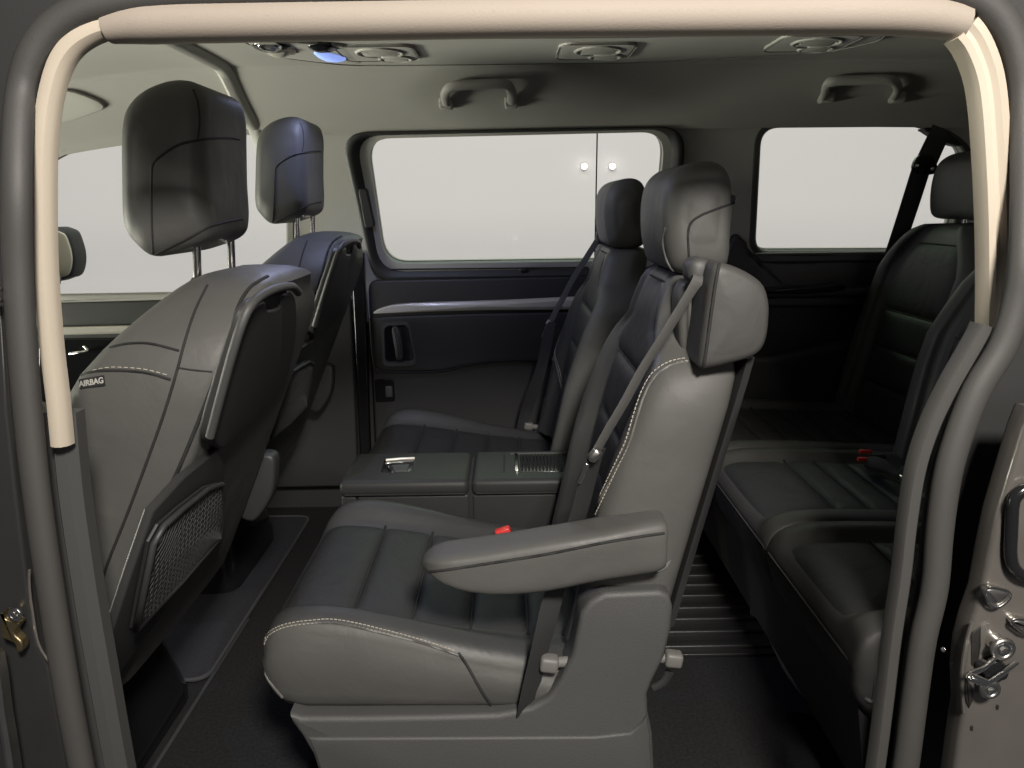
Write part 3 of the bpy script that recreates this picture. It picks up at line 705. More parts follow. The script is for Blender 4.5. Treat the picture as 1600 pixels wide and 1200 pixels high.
# ------------------------------------------------------------------ middle-row seat beside the door
def middle_seat():
    S = thing('middle_seat', 'black leather middle-row seat nearest the open door, with armrest and shoulder belt box', 'seat', (0.0, 1.21, 0.0), 'leather seats of the middle row')
    y0, y1 = .972, 1.448
    xs = [-.3565, -.3545, -.350, -.343, -.334, -.322, -.308, -.29, -.27, -.25, -.225, -.2, -.17, -.14, -.11, -.08, -.05, -.02, .01, .04, .07, .10, .13]
    ZB = [(-.3565, .338), (-.352, .352), (-.343, .366), (-.33, .379), (-.31, .388), (-.27, .391), (-.22, .384), (-.15, .368), (-.05, .342), (.05, .322), (.13, .31)]
    ZC = [(-.3565, .336), (-.352, .345), (-.343, .352), (-.33, .357), (-.31, .359), (-.27, .356), (-.22, .350), (-.15, .339), (-.05, .323), (.05, .312), (.13, .305)]
    ZO = [(-.3565, .318), (-.353, .290), (-.345, .272), (-.33, .256), (-.31, .248), (-.25, .245), (.13, .245)]
    IN = [(-.3565, .030), (-.352, .018), (-.343, .010), (-.33, .005), (-.30, .001), (-.25, 0), (.13, 0)]
    DX = -.011; xs = [x + DX for x in xs]; ZB, ZC, ZO, IN = ([(x + DX, v) for x, v in T] for T in (ZB, ZC, ZO, IN))
    cu, patch = cushion('seat_cushion', y0, y1, xs, ZB, ZC, ZO, IN, LEATHER, S)
    for x0, x1 in ((-.346, -.235), (-.235, -.145), (-.145, -.057), (-.057, .03), (.03, .115)):
        patch('cushion_panel', x0 + DX, x1 + DX, CENTRE)
    edge = [(414, 1002), (422, 987), (447, 975), (490, 969), (530, 969), (600, 984), (660, 1000), (712, 1017)]
    seam('side_seam', [(458, 1108), (418, 1060), (408, 1025), (412, 1002), (426, 986), (452, 977), (495, 973), (530, 974), (600, 990), (660, 1005), (716, 1024)], cu, .0022, PIPING, cu, 70)
    stitches('stitching', edge, cu, cu, THREAD, n=80, step=.0058, shift=.0)
    stitches('stitching', [(a, b + 5) for a, b in edge], cu, cu, THREAD, n=80, step=.0058, shift=.0)
    seam('rear_side_seam', [(716, 1020), (730, 1040), (748, 1072), (762, 1094), (772, 1106)], cu, .0024, SEAM, cu, 30)
    # backrest
    zs = [.33, .345, .37, .41, .45, .5, .55, .6, .64, .68, .70, .72, .735, .748, .758, .768, .778, .79, .803, .817, .83, .84, .846, .849]
    XB = [(.33, .212), (.433, .236), (.55, .264), (.68, .296), (.75, .312), (.80, .318), (.84, .322), (.849, .310)]
    XF = [(.33, .072), (.433, .096), (.53, .116), (.60, .136), (.68, .166), (.72, .185), (.75, .200), (.80, .212), (.84, .228), (.849, .245)]
    XC = [(.33, .105), (.433, .128), (.53, .146), (.60, .162), (.68, .184), (.72, .197), (.75, .206), (.80, .218), (.84, .233), (.849, .248)]
    IN2 = [(.33, .012), (.36, .002), (.40, 0), (.66, 0), (.70, .003), (.725, .010), (.742, .026), (.756, .055), (.77, .080), (.80, .098), (.83, .108), (.845, .122), (.849, .135)]
    br, bp = backrest('backrest', y0 + .004, y1 - .004, zs, XB, XF, XC, IN2, LEATHER, S)
    for z0, z1 in ((.345, .43), (.43, .515), (.515, .60), (.60, .70), (.70, .835)):
        bp('backrest_panel', z0, z1, CENTRE, p=S, mrg=.105 if z1 < .72 else .06, puff=.008)
    bs = [(926, 800), (940, 770), (960, 728), (978, 690), (990, 650), (1003, 612), (1020, 583), (1045, 566), (1072, 560)]
    seam('side_seam', [(905, 850), (922, 812), (946, 765), (966, 728), (984, 690), (996, 650), (1008, 615), (1024, 588), (1047, 571), (1074, 566)], br, .0022, PIPING, br, 60)
    stitches('stitching', bs, br, br, THREAD, n=80, step=.0058)
    stitches('stitching', [(a + 5, b + 4) for a, b in bs], br, br, THREAD, n=80, step=.0058)
    seam('back_edge_seam', [(1160, 572), (1152, 630), (1138, 700), (1112, 780), (1085, 845), (1068, 880)], br, .0022, PIPING, br, 50)
    # back shell
    zz = [.36, .42, .50, .58, .66, .72, .75]
    sh = []
    for z in zz:
        x = interp(sm(XB), z) - .004; sh.append([V((x + dx, y, z)) for dx, y in ((0, y0 + .012), (.012, y0 + .02), (.016, y0 + .06), (.016, y1 - .06), (.012, y1 - .02), (0, y1 - .012))])
    mesh('back_shell', *loft(sh), PLASTIC2, S, 50)
    # headrest
    ho = [(1052, 428), (1040, 402), (1035, 365), (1036, 320), (1044, 286), (1062, 264), (1090, 253), (1118, 253), (1137, 266), (1146, 295), (1145, 330), (1142, 370), (1140, 405), (1130, 428), (1092, 434)]
    hr_ = mesh('headrest', *slab(cat([at(a + 7, b - 2, 1.085) for a, b in ho], 72, True), (0, 1, 0), .25, .036, puff=.005, back_puff=.005, n=9, radial=True), LEATHER, S, 60)
    seam('headrest_seam', [(1078, 432), (1076, 395), (1075, 365), (1080, 348), (1094, 337), (1118, 327), (1142, 318)], hr_, .0018, SEAM, hr_, 50)
    seam('headrest_piping', [(1066, 432), (1048, 418), (1039, 395), (1036, 372), (1040, 356)], hr_, .0022, PIPING, hr_, 40)
    mesh('headrest_button', *cyl(at(1140, 312, 1.10), at(1149, 312, 1.10), .008, .006, 16, .002), GLOSSBLACK, hr_, 40)
    for yy in (1.155, 1.265):
        mesh('headrest_post', *cyl((.262, yy, .83), (.262, yy, .90), .006, .006, 14), CHROME, S, 40)
    mesh('post_sleeve', *cyl((.262, 1.155, .842), (.262, 1.155, .858), .012, .010, 16, .002), PLASTIC, S, 40)
    # shoulder belt box
    wo = [(1119, 408), (1150, 416), (1178, 430), (1198, 446), (1206, 475), (1204, 515), (1197, 545), (1180, 560), (1150, 569), (1115, 577), (1092, 580), (1096, 540), (1104, 480), (1111, 435)]
    wb = mesh('belt_box', *slab(rpoly([at(a, b, .952) for a, b in wo], .012, 4), (0, 1, 0), .105, .013, puff=.004, n=7, radial=True), LEATHER2, S, 60)
    seam('box_seam', [(1124, 412), (1117, 450), (1110, 500), (1104, 545), (1099, 576)], wb, .0022, SEAM, wb, 40)
    mesh('belt_guide', *rbox(at(1088, 422, 1.02), (.03, .05, .035), .012), PLASTIC, S, 50)
    mesh('shoulder_pillar', *slab(cat([at(a, b, 1.03) for a, b in ((1062, 470), (1078, 440), (1092, 470), (1090, 560), (1066, 552))], 30, True), (0, 1, 0), .06, .010, puff=.004), LEATHER, S, 60)
    seam('box_piping', [(1066, 478), (1065, 510), (1070, 545)], wb, .001, PIPING, S, 20)
    # belt from the box to its anchor
    bp_ = [at(1093, 430, 1.0), at(1086, 445, .985), at(1040, 520, .975), at(1005, 575, .972), at(975, 630, .972), at(950, 672, .972), at(933, 703, .975)]
    mesh('shoulder_belt', *ribbon(cat(bp_, 40), (.80, .55, .1), .019), BELTG, S, 50)
    bp2 = [at(932, 705, .976), at(922, 735, .985), at(908, 790, .995), at(890, 850, 1.0), at(868, 920, .985), at(850, 990, .962), at(834, 1056, .957), at(826, 1092, .957), at(822, 1112, .962)]
    mesh('lap_belt', *ribbon(cat(bp2, 40), (.75, .65, .1), .038), BELT, S, 50)
    mesh('belt_stay', *rbox(at(929, 711, .966), (.020, .012, .014), .005, Matrix.Rotation(R(-50), 3, 'Y')), STEEL, S, 50)
    tg = at(910, 740, .968)
    mesh('belt_tongue', *slab(rpoly([tg + V((-.008, 0, -.014)), tg + V((-.002, 0, -.015)), tg + V((.010, 0, .012)), tg + V((.004, 0, .015))], .003, 3), (0, 1, 0), .004, .001), CHROME, S, 40)
    # armrest
    zt = sm([(p.x, p.z) for p in (at(a, b, .925) for a, b in ((655, 893), (664, 884), (690, 876), (760, 866), (850, 851), (940, 836), (1010, 822), (1044, 818)))])
    zu = sm([(p.x, p.z) for p in (at(a, b, .925) for a, b in ((655, 897), (664, 903), (682, 914), (715, 928), (760, 936), (810, 936), (870, 929), (930, 916), (990, 907), (1044, 898)))])
    xa, xe = zt[0][0], at(1044, 860, .925).x; rings = []
    for t in [0, .004, .012, .025, .045, .07, .1, .15, .2, .28, .36, .44, .52, .6, .68, .76, .84, .9, .94, .965, .982, .992, .998, 1]:
        x = xa + (xe - xa) * t; e = max(0, (t - .95) / .05); k = math.sqrt(max(1 - e * e, .0)) * .16 + .84 if e else 1.0
        hw = .036 * (1 - (1 - min((x - xa) / .05, 1)) ** 3 * .75) * k
        zc_, hh_ = (interp(zt, x) + interp(zu, x)) / 2, max((interp(zt, x) - interp(zu, x)) / 2, .001) * k
        rings.append([V((x, .961 + hw * math.copysign(abs(math.cos(q)) ** .42, math.cos(q)), zc_ + hh_ * math.copysign(abs(math.sin(q)) ** .42, math.sin(q)))) for q in [2 * math.pi * (i_ + .5) / 56 for i_ in range(56)]])
    ar = mesh('armrest', *loft(rings), LEATHER, S, 60)
    seam('armrest_seam', [(664, 894), (700, 890), (780, 878), (860, 865), (950, 847), (1038, 833)], ar, .0020, SEAM, ar, 60, .0)
    mesh('armrest_pivot', *cyl(at(1020, 865, .985), at(1020, 865, 1.03), .026, .026, 24), PLASTIC2, S, 40)
    # base
    bo = [(452, 1117), (470, 1122), (560, 1122), (680, 1120), (780, 1117), (830, 1106), (858, 1090), (876, 1062), (894, 1026), (902, 985), (908, 958), (922, 940), (945, 928), (985, 926), (1030, 924), (1046, 930), (1052, 950), (1049, 985), (1038, 1030), (1020, 1066), (1012, 1086), (1013, 1115), (1020, 1150), (1024, 1230), (1026, 1320), (520, 1320), (505, 1230), (488, 1180), (470, 1150), (455, 1130)]
    bpts = [at(a, b, .952) for a, b in bo]
    dense = []
    for i in range(len(bpts)):
        a, b = bpts[i], bpts[(i + 1) % len(bpts)]; k = max(int((b - a).length / .012), 1)
        dense += [a.lerp(b, j / k) for j in range(k)]
    sc_ = mesh('base_cover', *slab(dense, (0, 1, 0), .055, .008, flat_cap=True, n=5), BASEGREY, S, 50)
    lo2 = [(482, 1154), (560, 1154), (760, 1153), (930, 1152), (985, 1146), (1004, 1128), (1011, 1118), (1016, 1150), (1020, 1230), (1022, 1316), (524, 1316), (508, 1230), (494, 1185)]
    l3 = [at(a, b, .948) for a, b in lo2]; d3 = []
    for i in range(len(l3)):
        a, b = l3[i], l3[(i + 1) % len(l3)]; k = max(int((b - a).length / .012), 1); d3 += [a.lerp(b, j / k) for j in range(k)]
    mesh('base_skirt', *slab(d3, (0, 1, 0), .03, .004, flat_cap=True), BASEGREY, S, 50)
    mesh('base_frame', *rbox((-.03, 1.21, .12), (.40, .40, .235), .03), PLASTIC2, S, 40)
    mesh('seat_rail', *rbox((-.03, 1.38, .015), (.55, .05, .03), .006), STEEL, S, 40)
    mesh('seat_rail', *rbox((-.03, 1.04, .015), (.55, .05, .03), .006), STEEL, S, 40)
    for (a, b, y, dx) in ((858, 1036, .962, 1), (1052, 1029, 1.02, -1)):
        c = at(a, b, y); lv = mesh('lever_knob', *rbox(c, (.026, .022, .022), .005, Matrix.Rotation(R(8), 3, 'Y')), GREYLEVER, S, 50)
        mesh('lever_stem', *cyl(c, c + V((dx * .045, .012, -.004)), .008, .007, 12), GREYLEVER, lv, 50)
    mesh('release_strap', *tube(cat([at(1046, 1050, 1.03), at(1036, 1066, 1.03), at(1020, 1075, 1.03)], 12), .007, 8), BELT, S, 50)
    bk = at(786, 831, 1.35)
    bu = mesh('buckle', *rbox(bk + V((.012, 0, -.030)), (.034, .022, .062), .006, Matrix.Rotation(R(18), 3, 'Y')), BLACKRUB, S, 50)
    mesh('buckle_button', *rbox(bk, (.030, .018, .016), .004, Matrix.Rotation(R(-18), 3, 'Y')), RED, bu, 50)
    return S
seat_a = middle_seat()
seat_b = copy_tree(seat_a); seat_b.location = (0.0, 1.905, 0.0); seat_b.scale = (1, -1, 1)
for o_ in list(seat_b.children):
    if o_.name.startswith('armrest'):
        for c_ in list(o_.children): bpy.data.objects.remove(c_)
        bpy.data.objects.remove(o_)
seat_b['label'] = 'black leather middle-row seat beyond the folded console, against the sliding door'

# ------------------------------------------------------------------ folded centre console
cs = thing('centre_console', 'black folded middle seat back used as console table with latch and slatted tray', 'console', (-.1, 1.57, 0))
CT = .407
def ct(px, py, d=0.0): return at_z(px, py, CT + d)
def cbox(x0, x1, ya, yb, z0, z1, r): return rbox(((x0 + x1) / 2, (ya + yb) / 2, (z0 + z1) / 2), (x1 - x0, yb - ya, z1 - z0), r, None, 5)
x0, xm, x1 = -.356, -.088, .13
mesh('front_lid', *cbox(x0, xm - .002, 1.475, 1.668, .372, CT, .014), CONSOLE, cs, 50)
mesh('rear_lid', *cbox(xm + .002, x1, 1.475, 1.668, .372, CT, .012), CONSOLE, cs, 50)
mesh('front_body', *cbox(x0 + .035, xm - .003, 1.482, 1.660, .14, .374, .006), CONSOLE, cs, 50)
mesh('nose_body', *cbox(x0 + .002, x0 + .034, 1.482, 1.660, .20, .374, .006), CONSOLE, cs, 50)
mesh('rear_body', *cbox(xm + .003, x1, 1.482, 1.660, .14, .374, .006), CONSOLE, cs, 50)
mesh('lid_gap', *cbox(xm - .01, xm + .01, 1.485, 1.655, .15, .398, .001), SEAM, cs, 30)
lt_ = mesh('latch_recess', *slab(rpoly([ct(601, 716, .001), ct(648, 715, .001), ct(644, 736, .001), ct(594, 738, .001)], .008, 4), (0, 0, -1), .006, .001, flat_cap=True), GLOSSBLACK, cs, 40)
mesh('latch_trim', *tube(cat([ct(603, 719, .003), ct(625, 717, .003), ct(648, 716, .003)], 10), .0032, 8), SILVER, lt_, 60)
mesh('latch_trim', *tube(cat([ct(630, 723, .004), ct(605, 724, .004), ct(603, 726, .004), ct(613, 738, .004)], 16), .0022, 8), CHROME, lt_, 60)
mesh('latch_lever', *slab(rpoly([ct(612, 726, .003), ct(640, 725, .003), ct(636, 735, .003), ct(616, 736, .003)], .003, 3), (0, 0, -1), .004, .001), PLASTIC, lt_, 40)
tx0, tx1 = ct(812, 716).x, .12
ta, tb = 1.52, 1.635
tray = mesh('slatted_tray', *cbox(tx0, tx1, ta, tb, CT - .004, CT + .0012, .001), GLOSSBLACK, cs, 30)
k = 0; xx = tx0 + .004
while xx < tx1 - .004:
    mesh('slat', *rbox((xx, (ta + tb) / 2, CT + .0018), (.0045, tb - ta - .01, .003), .0012, None, 1), SLAT, tray, 30); xx += .0075
mesh('tray_edge', *cbox(tx0 - .02, tx1, tb, tb + .005, CT - .003, CT + .004, .001), PLASTIC, cs, 30)
mesh('tray_handle', *cbox(tx0 - .012, tx0 - .003, ta, tb, CT - .003, CT + .005, .002), CHROME, cs, 40)
mesh('tray_gap', *cbox(tx0 - .036, tx0 - .032, ta, tb, CT - .003, CT + .0008, .0003), SEAM, cs, 30)
mesh('lid_bead', *tube([V((x0 + .012, 1.4745, .3785)), V((xm - .01, 1.4745, .3785))], .0018, 6), SEAM, cs, 50)
mesh('lid_bead', *tube([V((xm + .012, 1.4745, .3785)), V((x1, 1.4745, .3785))], .0018, 6), SEAM, cs, 50)

# ------------------------------------------------------------------ front seats
def front_seat():
    S = thing('front_seat', 'grey-black leather front seat beside the door pillar, with side airbag tag and net pocket', 'seat', (-.8, 1.21, 0.0), 'front seats')
    y0, y1 = .965, 1.455
    zs = [.27, .285, .31, .36, .42, .48, .54, .60, .66, .70, .74, .77, .79, .805, .82, .832, .842, .850, .855, .858]
    lean = lambda z: -.565 + .43 * (z - .29)
    XB = [(z, lean(z) - (.012 if z > .80 else 0) - (.03 if z > .845 else 0)) for z in (.27, .36, .48, .60, .70, .78, .82, .845, .858)]
    XF = [(.27, -.80), (.36, -.77), (.48, -.70), (.60, -.645), (.70, -.598), (.74, -.572), (.78, -.535), (.82, -.495), (.845, -.468), (.858, -.448)]
    XC = [(.27, -.75), (.36, -.72), (.48, -.66), (.60, -.605), (.70, -.565), (.74, -.545), (.78, -.518), (.82, -.486), (.845, -.462), (.858, -.445)]
    IN = [(.27, .012), (.30, .004), (.36, 0), (.70, 0), (.74, .006), (.775, .020), (.80, .040), (.82, .064), (.838, .092), (.85, .118), (.858, .15)]
    br, bp = backrest('backrest', y0, y1, zs, XB, XF, XC, IN, LEATHER, S)
    b = bvh_of(br)
    for z0, z1 in ((.34, .50), (.50, .66), (.66, .80)): bp('backrest_panel', z0, z1, CENTRE, p=S)
    seam('side_seam', [(324, 446), (305, 485), (290, 530), (275, 585), (255, 650), (230, 720), (200, 800), (172, 870), (160, 905)], b, .0020, SEAM, br, 80)
    seam('yoke_seam', [(172, 543), (200, 537), (235, 537), (280, 548)], b, .0020, SEAM, br, 30)
    seam('tag_seam', [(112, 594), (140, 582), (175, 579), (225, 582), (267, 593)], b, .0020, SEAM, br, 40)
    stitches('stitching', [(146, 579), (175, 574), (225, 577), (265, 587)], br, br, THREAD, n=40, step=.0075)
    seam('edge_seam', [(276, 574), (300, 578), (332, 581)], b, .0014, SEAM, br, 20)
    seam('shell_groove', [(418, 432), (390, 450), (372, 480), (352, 540), (332, 600), (305, 670), (280, 730), (252, 790), (225, 850)], b, .0028, SEAM, br, 60)
    # airbag tag
    t0 = on_surf([(125, 601), (163, 594)], b, 3, .0012); q = [p for p, _ in t0]
    ux = (q[-1] - q[0]).normalized(); nn = t0[1][1]; uz = nn.cross(ux).normalized(); uz = uz if uz.z > 0 else -uz
    c = q[1]; hw_, hh = (q[-1] - q[0]).length / 2, .0068
    tgm = mesh('airbag_tag', *slab(rpoly([c - ux * hw_ - uz * hh, c + ux * hw_ - uz * hh, c + ux * hw_ + uz * hh, c - ux * hw_ + uz * hh], .001, 2), -nn, .002, .0004, flat_cap=True), TAGBLK, S, 30)
    cu_ = bpy.data.curves.new('lettering', 'FONT'); cu_.body = 'AIRBAG'; cu_.size = .0105; cu_.align_x = 'CENTER'; cu_.align_y = 'CENTER'; cu_.extrude = .0002; cu_.offset = .0003
    to = bpy.data.objects.new('lettering_curve', cu_); col.objects.link(to)
    dg = bpy.context.evaluated_depsgraph_get(); me = bpy.data.meshes.new_from_object(to.evaluated_get(dg)); bpy.data.objects.remove(to)
    me.name = 'lettering'; mm = Matrix((ux, uz, ux.cross(uz))).transposed().to_4x4(); mm.translation = c + nn * .0006 - org(S)
    me.transform(mm); me.materials.clear(); me.materials.append(TAGWHT)
    lo = bpy.data.objects.new('lettering', me); col.objects.link(lo); lo.parent = tgm; ORG[lo.name] = org(S)
    # rear shell, on the leaning back plane
    PP, PN = V((-.565 + .012, 0, .29)), V((1, 0, -.43)).normalized()
    def bk(px, py, o=0.0): return hit(px, py, PP, PN) + PN * o
    so = [(326, 676), (345, 606), (362, 551), (378, 503), (388, 483), (398, 473), (409, 469), (413, 482), (432, 477), (435, 459), (446, 455), (456, 462), (459, 490), (455, 545), (440, 592), (420, 620), (388, 656), (346, 697), (332, 694)]
    mesh('back_shell', *slab(cat([bk(a, b_, .006) for a, b_ in so], 110, True), -PN, .02, .005, flat_cap=True), PLASTIC2, S, 40)
    mesh('grip_slot', *slab(cat([bk(a, b_, .002) for a, b_ in ((402, 466), (425, 455), (446, 450), (440, 470), (432, 480), (410, 484))], 30, True), -PN, .006, .001, flat_cap=True), SEAM, S, 40)
    mesh('shell_rim', *tube(cat([bk(a, b_, .005) for a, b_ in ((322, 680), (338, 618), (356, 552), (372, 502), (386, 474), (406, 457), (432, 447), (452, 446), (461, 455))], 60), .006, 8), PLASTIC, S, 60)
    # lower panel and net pocket
    lowp = [(345, 700), (352, 730), (347, 838), (180, 1062), (172, 1000), (205, 900), (240, 800), (290, 745)]
    lp_ = mesh('lower_back_panel', *slab([bk(a, b_, .0) for a, b_ in lowp], -PN, .012, .004, flat_cap=True), PLASTIC2, S, 40)
    net = [(334, 752), (337, 775), (333, 836), (270, 907), (199, 979), (208, 930), (225, 844), (240, 817), (270, 791), (312, 759)]
    NP = [bk(a, b_, .012) for a, b_ in net]
    mesh('pocket_rim', *tube(NP + [NP[0]], .004, 8), PLASTIC2, S, 60)
    mesh('pocket_lining', *slab([p - PN * .006 for p in NP], -PN, .004, .001, flat_cap=True), BLACKRUB, S, 40)
    # the net: crossing strands clipped to the rim
    from mathutils.geometry import intersect_line_line_2d
    up_ = V((.43, 0, 1)).normalized(); loop = [(p.y, (p - PP).dot(up_)) for p in NP]
    def clip(a, b_):
        hits = []
        for i in range(len(loop)):
            h = intersect_line_line_2d(V(a), V(b_), V(loop[i - 1]), V(loop[i]))
            if h: hits.append(((h - V(a)).length, h))
        hits.sort(key=lambda t: t[0]); return [h for _, h in hits]
    ys = [p[0] for p in loop]; zs_ = [p[1] for p in loop]; parts = []
    def w3(h): return V((PP.x, h[0], PP.z)) + up_ * h[1] + PN * .012
    for sg in (1, -1):
        for k in range(-40, 120):
            s0 = min(ys) - .6 + k * .0125
            a, b_ = (s0, min(zs_) - .02), (s0 + sg * (max(zs_) - min(zs_) + .04) * .55, max(zs_) + .02)
            hh_ = clip(a, b_)
            for m_ in range(0, len(hh_) - 1, 2): parts.append(tube([w3(hh_[m_]), w3(hh_[m_]).lerp(w3(hh_[m_ + 1]), .5) + PN * .003, w3(hh_[m_ + 1])], .0011, 4))
    nt_ = mesh('pocket_net', *join(*parts), NET, S, 60); nt_['kind'] = 'stuff'
    # inner side cover and pedestal
    mesh('side_cover', *slab(cat([at(a, b_, 1.44) for a, b_ in ((368, 714), (400, 710), (426, 714), (429, 740), (425, 772), (410, 800), (392, 816), (365, 800), (358, 750))], 40, True), (0, 1, 0), .04, .008, puff=.003), PLASTIC2, S, 50)
    P = []
    for z, xr, xf_, ya, yb in ((-.034, -.655, -1.02, 1.03, 1.39), (.02, -.652, -1.02, 1.035, 1.385), (.12, -.668, -1.0, 1.06, 1.36), (.19, -.69, -.99, 1.07, 1.35), (.27, -.70, -.98, 1.06, 1.36)):
        P.append([V((p.x, p.y, z)) for p in rpoly([(xr, ya), (xr, yb), (xf_, yb), (xf_, ya)], .05, 5)])
    mesh('pedestal', *loft(P), GLOSSBLACK, S, 50)
    for yy in (1.06, 1.36): mesh('seat_rail', *rbox((-.83, yy, .29), (.46, .04, .03), .006), STEEL, S, 40)
    # cushion, seen only from the cab
    xs = [-1.16, -1.157, -1.15, -1.13, -1.10, -1.05, -.98, -.9, -.82, -.74, -.68, -.64]
    cu, pt = cushion('seat_cushion', .98, 1.44, xs, [(-1.16, .40), (-1.14, .45), (-1.08, .47), (-.9, .46), (-.64, .42)], [(-1.16, .40), (-1.14, .43), (-1.08, .445), (-.9, .43), (-.64, .40)], [(-1.16, .37), (-1.14, .33), (-1.05, .315), (-.64, .305)], [(-1.16, .02), (-1.13, .004), (-.64, 0)], LEATHER, S)
    for a, b_ in ((-1.14, -1.02), (-1.02, -.9), (-.9, -.78)): pt('cushion_panel', a, b_, CENTRE)
    # headrest
    ho = [(193, 200), (202, 165), (225, 142), (258, 128), (290, 126), (312, 138), (322, 168), (324, 215), (326, 280), (330, 345), (322, 372), (285, 389), (240, 398), (212, 378), (196, 350), (193, 280)]
    hr_ = mesh('headrest', *slab(cat([at(245 + (a - 260) * 1.03, 261 + (b_ - 262) * 1.045, 1.09) for a, b_ in ho], 80, True), (0, 1, 0), .222, .040, puff=.005, back_puff=.005, n=9, radial=True), LEATHER, S, 60)
    seam('headrest_seam', [(239, 396), (237, 330), (237, 275), (240, 255), (256, 240), (280, 226), (308, 219), (335, 216), (360, 216), (374, 218)], hr_, .0018, SEAM, hr_, 60)
    seam('headrest_seam', [(302, 140), (309, 160), (312, 190), (309, 218)], hr_, .0015, SEAM, hr_, 30)
    seam('headrest_seam', [(244, 396), (290, 374), (330, 353), (378, 342)], hr_, .0018, SEAM, hr_, 30)
    for px, y in ((308, 1.15), (362, 1.275)):
        mesh('headrest_post', *cyl(at(px - 2, 350, y), at(px + 1, 445, y), .006, .006, 16), CHROME, S, 40)
        mesh('post_sleeve', *cyl(at(px + 1, 444, y), at(px + 1, 434, y), .012, .009, 16, .002), PLASTIC2, S, 40)
    return S
fs_a = front_seat()
fs_b = copy_tree(fs_a); fs_b.location = (-.845, 1.935, 0.03)
fs_b['label'] = 'smaller dark leather front seat standing beyond the other front seat, by the far front window'

# ------------------------------------------------------------------ rear bench
rb = thing('rear_bench', 'dark quilted leather rear bench at the right with three cushions', 'bench', (.75, 1.6, 0))
xs = [.456, .458, .463, .472, .486, .505, .53, .56, .60, .65, .70, .75, .80, .85, .90, .95, 1.0, 1.04]
for (ya, yb) in ((.93, 1.285), (1.287, 1.712), (1.714, 2.18)):
    cu, pt = cushion('seat_cushion', ya, yb, xs, [(.456, .345), (.462, .364), (.475, .380), (.50, .392), (.54, .397), (.65, .396), (.85, .385), (1.04, .372)],
        [(.456, .343), (.462, .358), (.475, .369), (.50, .376), (.54, .378), (.65, .376), (.85, .366), (1.04, .36)],
        [(.456, .33), (.462, .30), (.475, .27), (.50, .25), (.56, .235), (1.04, .235)], [(.456, .001), (.463, .0005), (.475, 0), (.50, 0), (1.04, 0)], LEATHER2, rb, bol=.07, edge=.30)
    for a, b in ((.468, .612), (.612, .68), (.68, .748), (.748, .816), (.816, .884), (.884, .95)): pt('cushion_panel', a, b, CENTRE, puff=.008)
    mesh('front_piping', *tube([V((.4565, ya + .012 + (yb - ya - .024) * i / 10, .336)) for i in range(11)], .0022, 6), LEATHER2, cu, 60)
def bench_back(ya, yb, XF, head):
    zs = [.33, .345, .37, .42, .48, .54, .60, .66, .72, .77, .81, .84, .86, .875, .884, .888]
    XB = [(z, x + .15) for z, x in XF]; XC = [(z, x + .028) for z, x in XF]
    br, bp = backrest('backrest', ya, yb, zs, XB, XF, XC, [(.33, .01), (.37, .001), (.74, 0), (.78, .008), (.82, .03), (.85, .06), (.875, .09), (.888, .12)], LEATHER2, rb, bw=.09)
    for z0, z1 in ((.36, .47), (.47, .565), (.565, .66), (.66, .84)): bp('backrest_panel', z0, z1, CENTRE, mrg=.09)
    ho = [(-.01, .905), (-.022, .94), (-.022, 1.0), (-.008, 1.045), (.03, 1.066), (.07, 1.062), (.095, 1.03), (.10, .97), (.085, .915), (.04, .90)]
    h = mesh('headrest', *slab(cat([V((head + a, (ya + yb) / 2 - .13, z)) for a, z in ho], 56, True), (0, 1, 0), .26, .034, puff=.005, back_puff=.005, n=8, radial=True), LEATHER2, rb, 60)
    for s in (-.05, .05): mesh('headrest_post', *cyl((head + .045, (ya + yb) / 2 + s, .86), (head + .045, (ya + yb) / 2 + s, .92), .006, .006, 12), CHROME, rb, 40)
bench_back(1.73, 2.19, [(.33, .925), (.45, .95), (.59, .98), (.75, 1.022), (.86, 1.056), (.888, 1.085)], 1.125)
bench_back(1.285, 1.72, [(.33, .87), (.42, .885), (.55, .905), (.66, .928), (.75, .98), (.82, 1.02), (.888, 1.08)], 1.14)
bench_back(.93, 1.28, [(.33, .97), (.45, .985), (.59, 1.02), (.75, 1.06), (.86, 1.098), (.888, 1.125)], 1.155)
ap = mesh('front_apron', *loft([[V((.475 + .03 * (1 - k / 5), y, .10 + .20 * k / 5)) for y in (.95, 2.18)] + [V((.50 + .03 * (1 - k / 5), y, .10 + .20 * k / 5)) for y in (2.18, .95)] for k in range(6)]), PLASTIC2, rb, 40)
for ya in (1.02, 1.62, 2.1):
    mesh('bench_leg', *rbox((.66, ya, .12), (.22, .04, .24), .012), PLASTIC2, rb, 40)
mesh('floor_bar', *tube(cat([at_z(1178, 930, .03), at_z(1200, 985, .03), at_z(1235, 1055, .03), at_z(1282, 1112, .035), at_z(1310, 1135, .07)], 30), .007, 10), STEEL, rb, 60)
mesh('release_tab', *rbox(at(1338, 1124, 1.05), (.022, .012, .006), .002, Matrix.Rotation(R(-38), 3, 'Y')), CHROME, rb, 40)
mesh('side_handle', *tube(cat([at(1374, 1018, .93), at(1369, 1050, .925), at(1366, 1092, .925), at(1352, 1090, .93), at(1335, 1062, .94)], 30), .004, 8), PLASTIC, rb, 60)
for a, b in ((1355, 707), (1353, 719)):
    c = at_z(a, b, .405); bu = mesh('buckle', *rbox(c + V((.02, 0, -.012)), (.04, .018, .016), .005), BLACKRUB, rb, 50)
    mesh('buckle_button', *rbox(c + V((-.004, 0, .002)), (.028, .009, .009), .003, Matrix.Rotation(R(-8), 3, 'Z')), RED, bu, 50)
mesh('belt_bundle', *tube(cat([at_z(1360, 722, .40), at_z(1385, 730, .41), at_z(1405, 742, .405), at_z(1420, 738, .41)], 20), lambda t: .012 + .004 * math.sin(9 * t), 8), BELT, rb, 60)
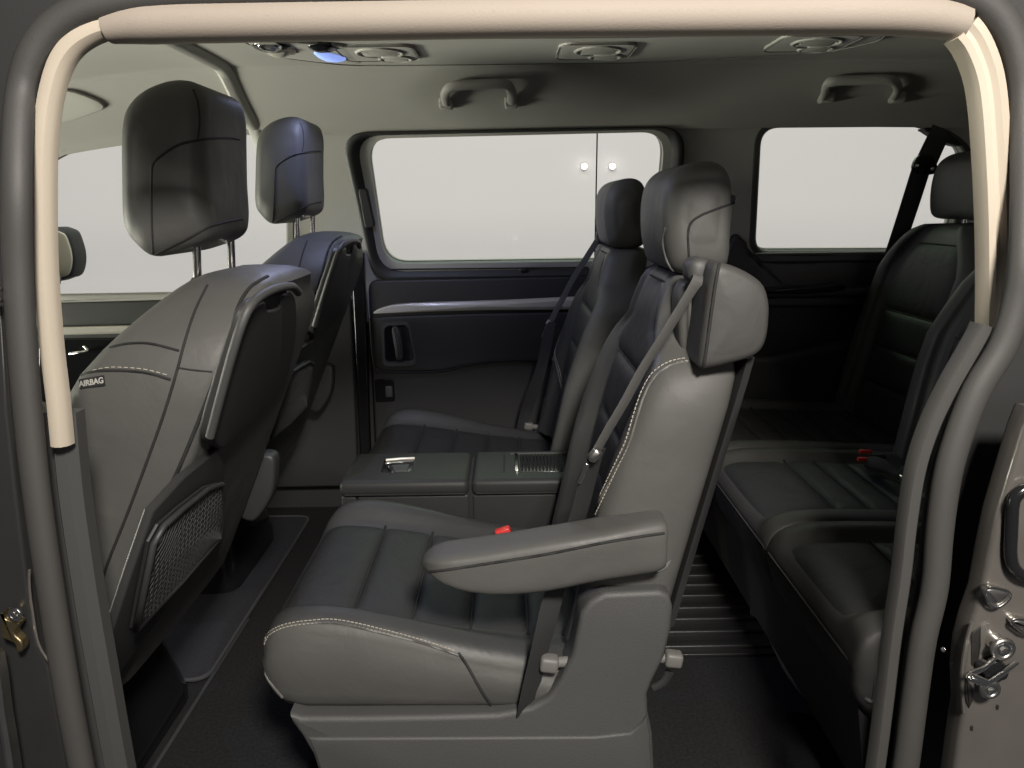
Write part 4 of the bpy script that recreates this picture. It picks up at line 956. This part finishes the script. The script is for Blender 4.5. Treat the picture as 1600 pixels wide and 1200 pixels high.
mesh('belt_clip', *rbox(at_z(1414, 746, .415), (.022, .016, .01), .003), CHROME, rb, 50)

# ------------------------------------------------------------------ rear shoulder belt across the rear window
sb = thing('seat_belt', 'black seat belt hanging across the rear window with its loop fitting', 'seat belt', tuple(at(1398, 398, 2.16)))
mesh('webbing', *ribbon([at(1472, 200, 2.14), at(1458, 230, 2.14), at(1446, 256, 2.13)], (1, 0, .35), .055, .002), BELT, sb, 50)
mesh('webbing', *ribbon(cat([at(1440, 262, 2.12), at(1420, 325, 2.13), at(1398, 392, 2.15), at(1386, 430, 2.16)], 20), (1, 0, .35), .052, .002), BELT, sb, 50)
dl = [(1428, 258), (1436, 244), (1452, 240), (1462, 250), (1466, 262), (1460, 272), (1440, 272), (1430, 268)]
dq = cat([at(a, b, 2.115) for a, b in dl], 30, True)
lpm = mesh('belt_loop', *slab(dq, (0, 1, 0), .018, .005), GLOSSBLACK, sb, 50)
for a, b in ((1433, 259), (1457, 264)): mesh('loop_rivet', *cyl(at(a, b, 2.116), at(a, b, 2.110), .006, .004, 12, .001), CHROME, lpm, 40)
mesh('anchor_cover', *slab(cat([at(a, b, 2.15) for a, b in ((1445, 200), (1480, 205), (1505, 226), (1490, 226), (1465, 215))], 24, True), (0, 1, 0), .04, .006), BLACKRUB, sb, 50)
mesh('belt_clip', *rbox(at(1404, 398, 2.13), (.03, .014, .012), .004), CHROME, sb, 50)

# ------------------------------------------------------------------ floor mat in front
mt = thing('floor_mat', 'dark carpet mat with grey edging behind the front seat', 'mat', (-.95, 1.6, .0))
mo = rpoly([V((-1.45, 1.40, .004)), V((-.635, 1.40, .004)), V((-.635, 2.25, .004)), V((-1.45, 2.25, .004))], .04, 5)
mesh('pile', *slab([p + V((0, 0, .008)) for p in mo], (0, 0, -1), .008, .002, flat_cap=True), MATCLOTH, mt, 40)
mesh('edging', *tube([p + V((0, 0, .006)) for p in mo] + [mo[0] + V((0, 0, .006))], .0045, 6), MATEDGE, mt, 60)
tag(mesh('floor_joint', *rbox((-.633, 1.25, .003), (.007, .8, .006), .002), MATEDGE, None, 40), 'thin grey edge strip along the floor beside the mat', 'edge strip')

# ------------------------------------------------------------------ lamps on the backdrop wall
for a, b, nm in ((913, 260, 'left of the two small bright wall lamps seen through the sliding window'), (957, 260, 'right of the two small bright wall lamps seen through the sliding window')):
    c = at(a, b, 6.99); t = thing('wall_lamp', nm, 'lamp', tuple(c), 'wall lamps beyond the window')
    mesh('bulb', *cyl(c + V((0, .0, 0)), c + V((0, -.02, 0)), .025, .018, 20, .005), BULB, t, 50)
    mesh('fitting', *cyl(c + V((0, .02, 0)), c, .03, .028, 20, .003), WALLP, t, 50)
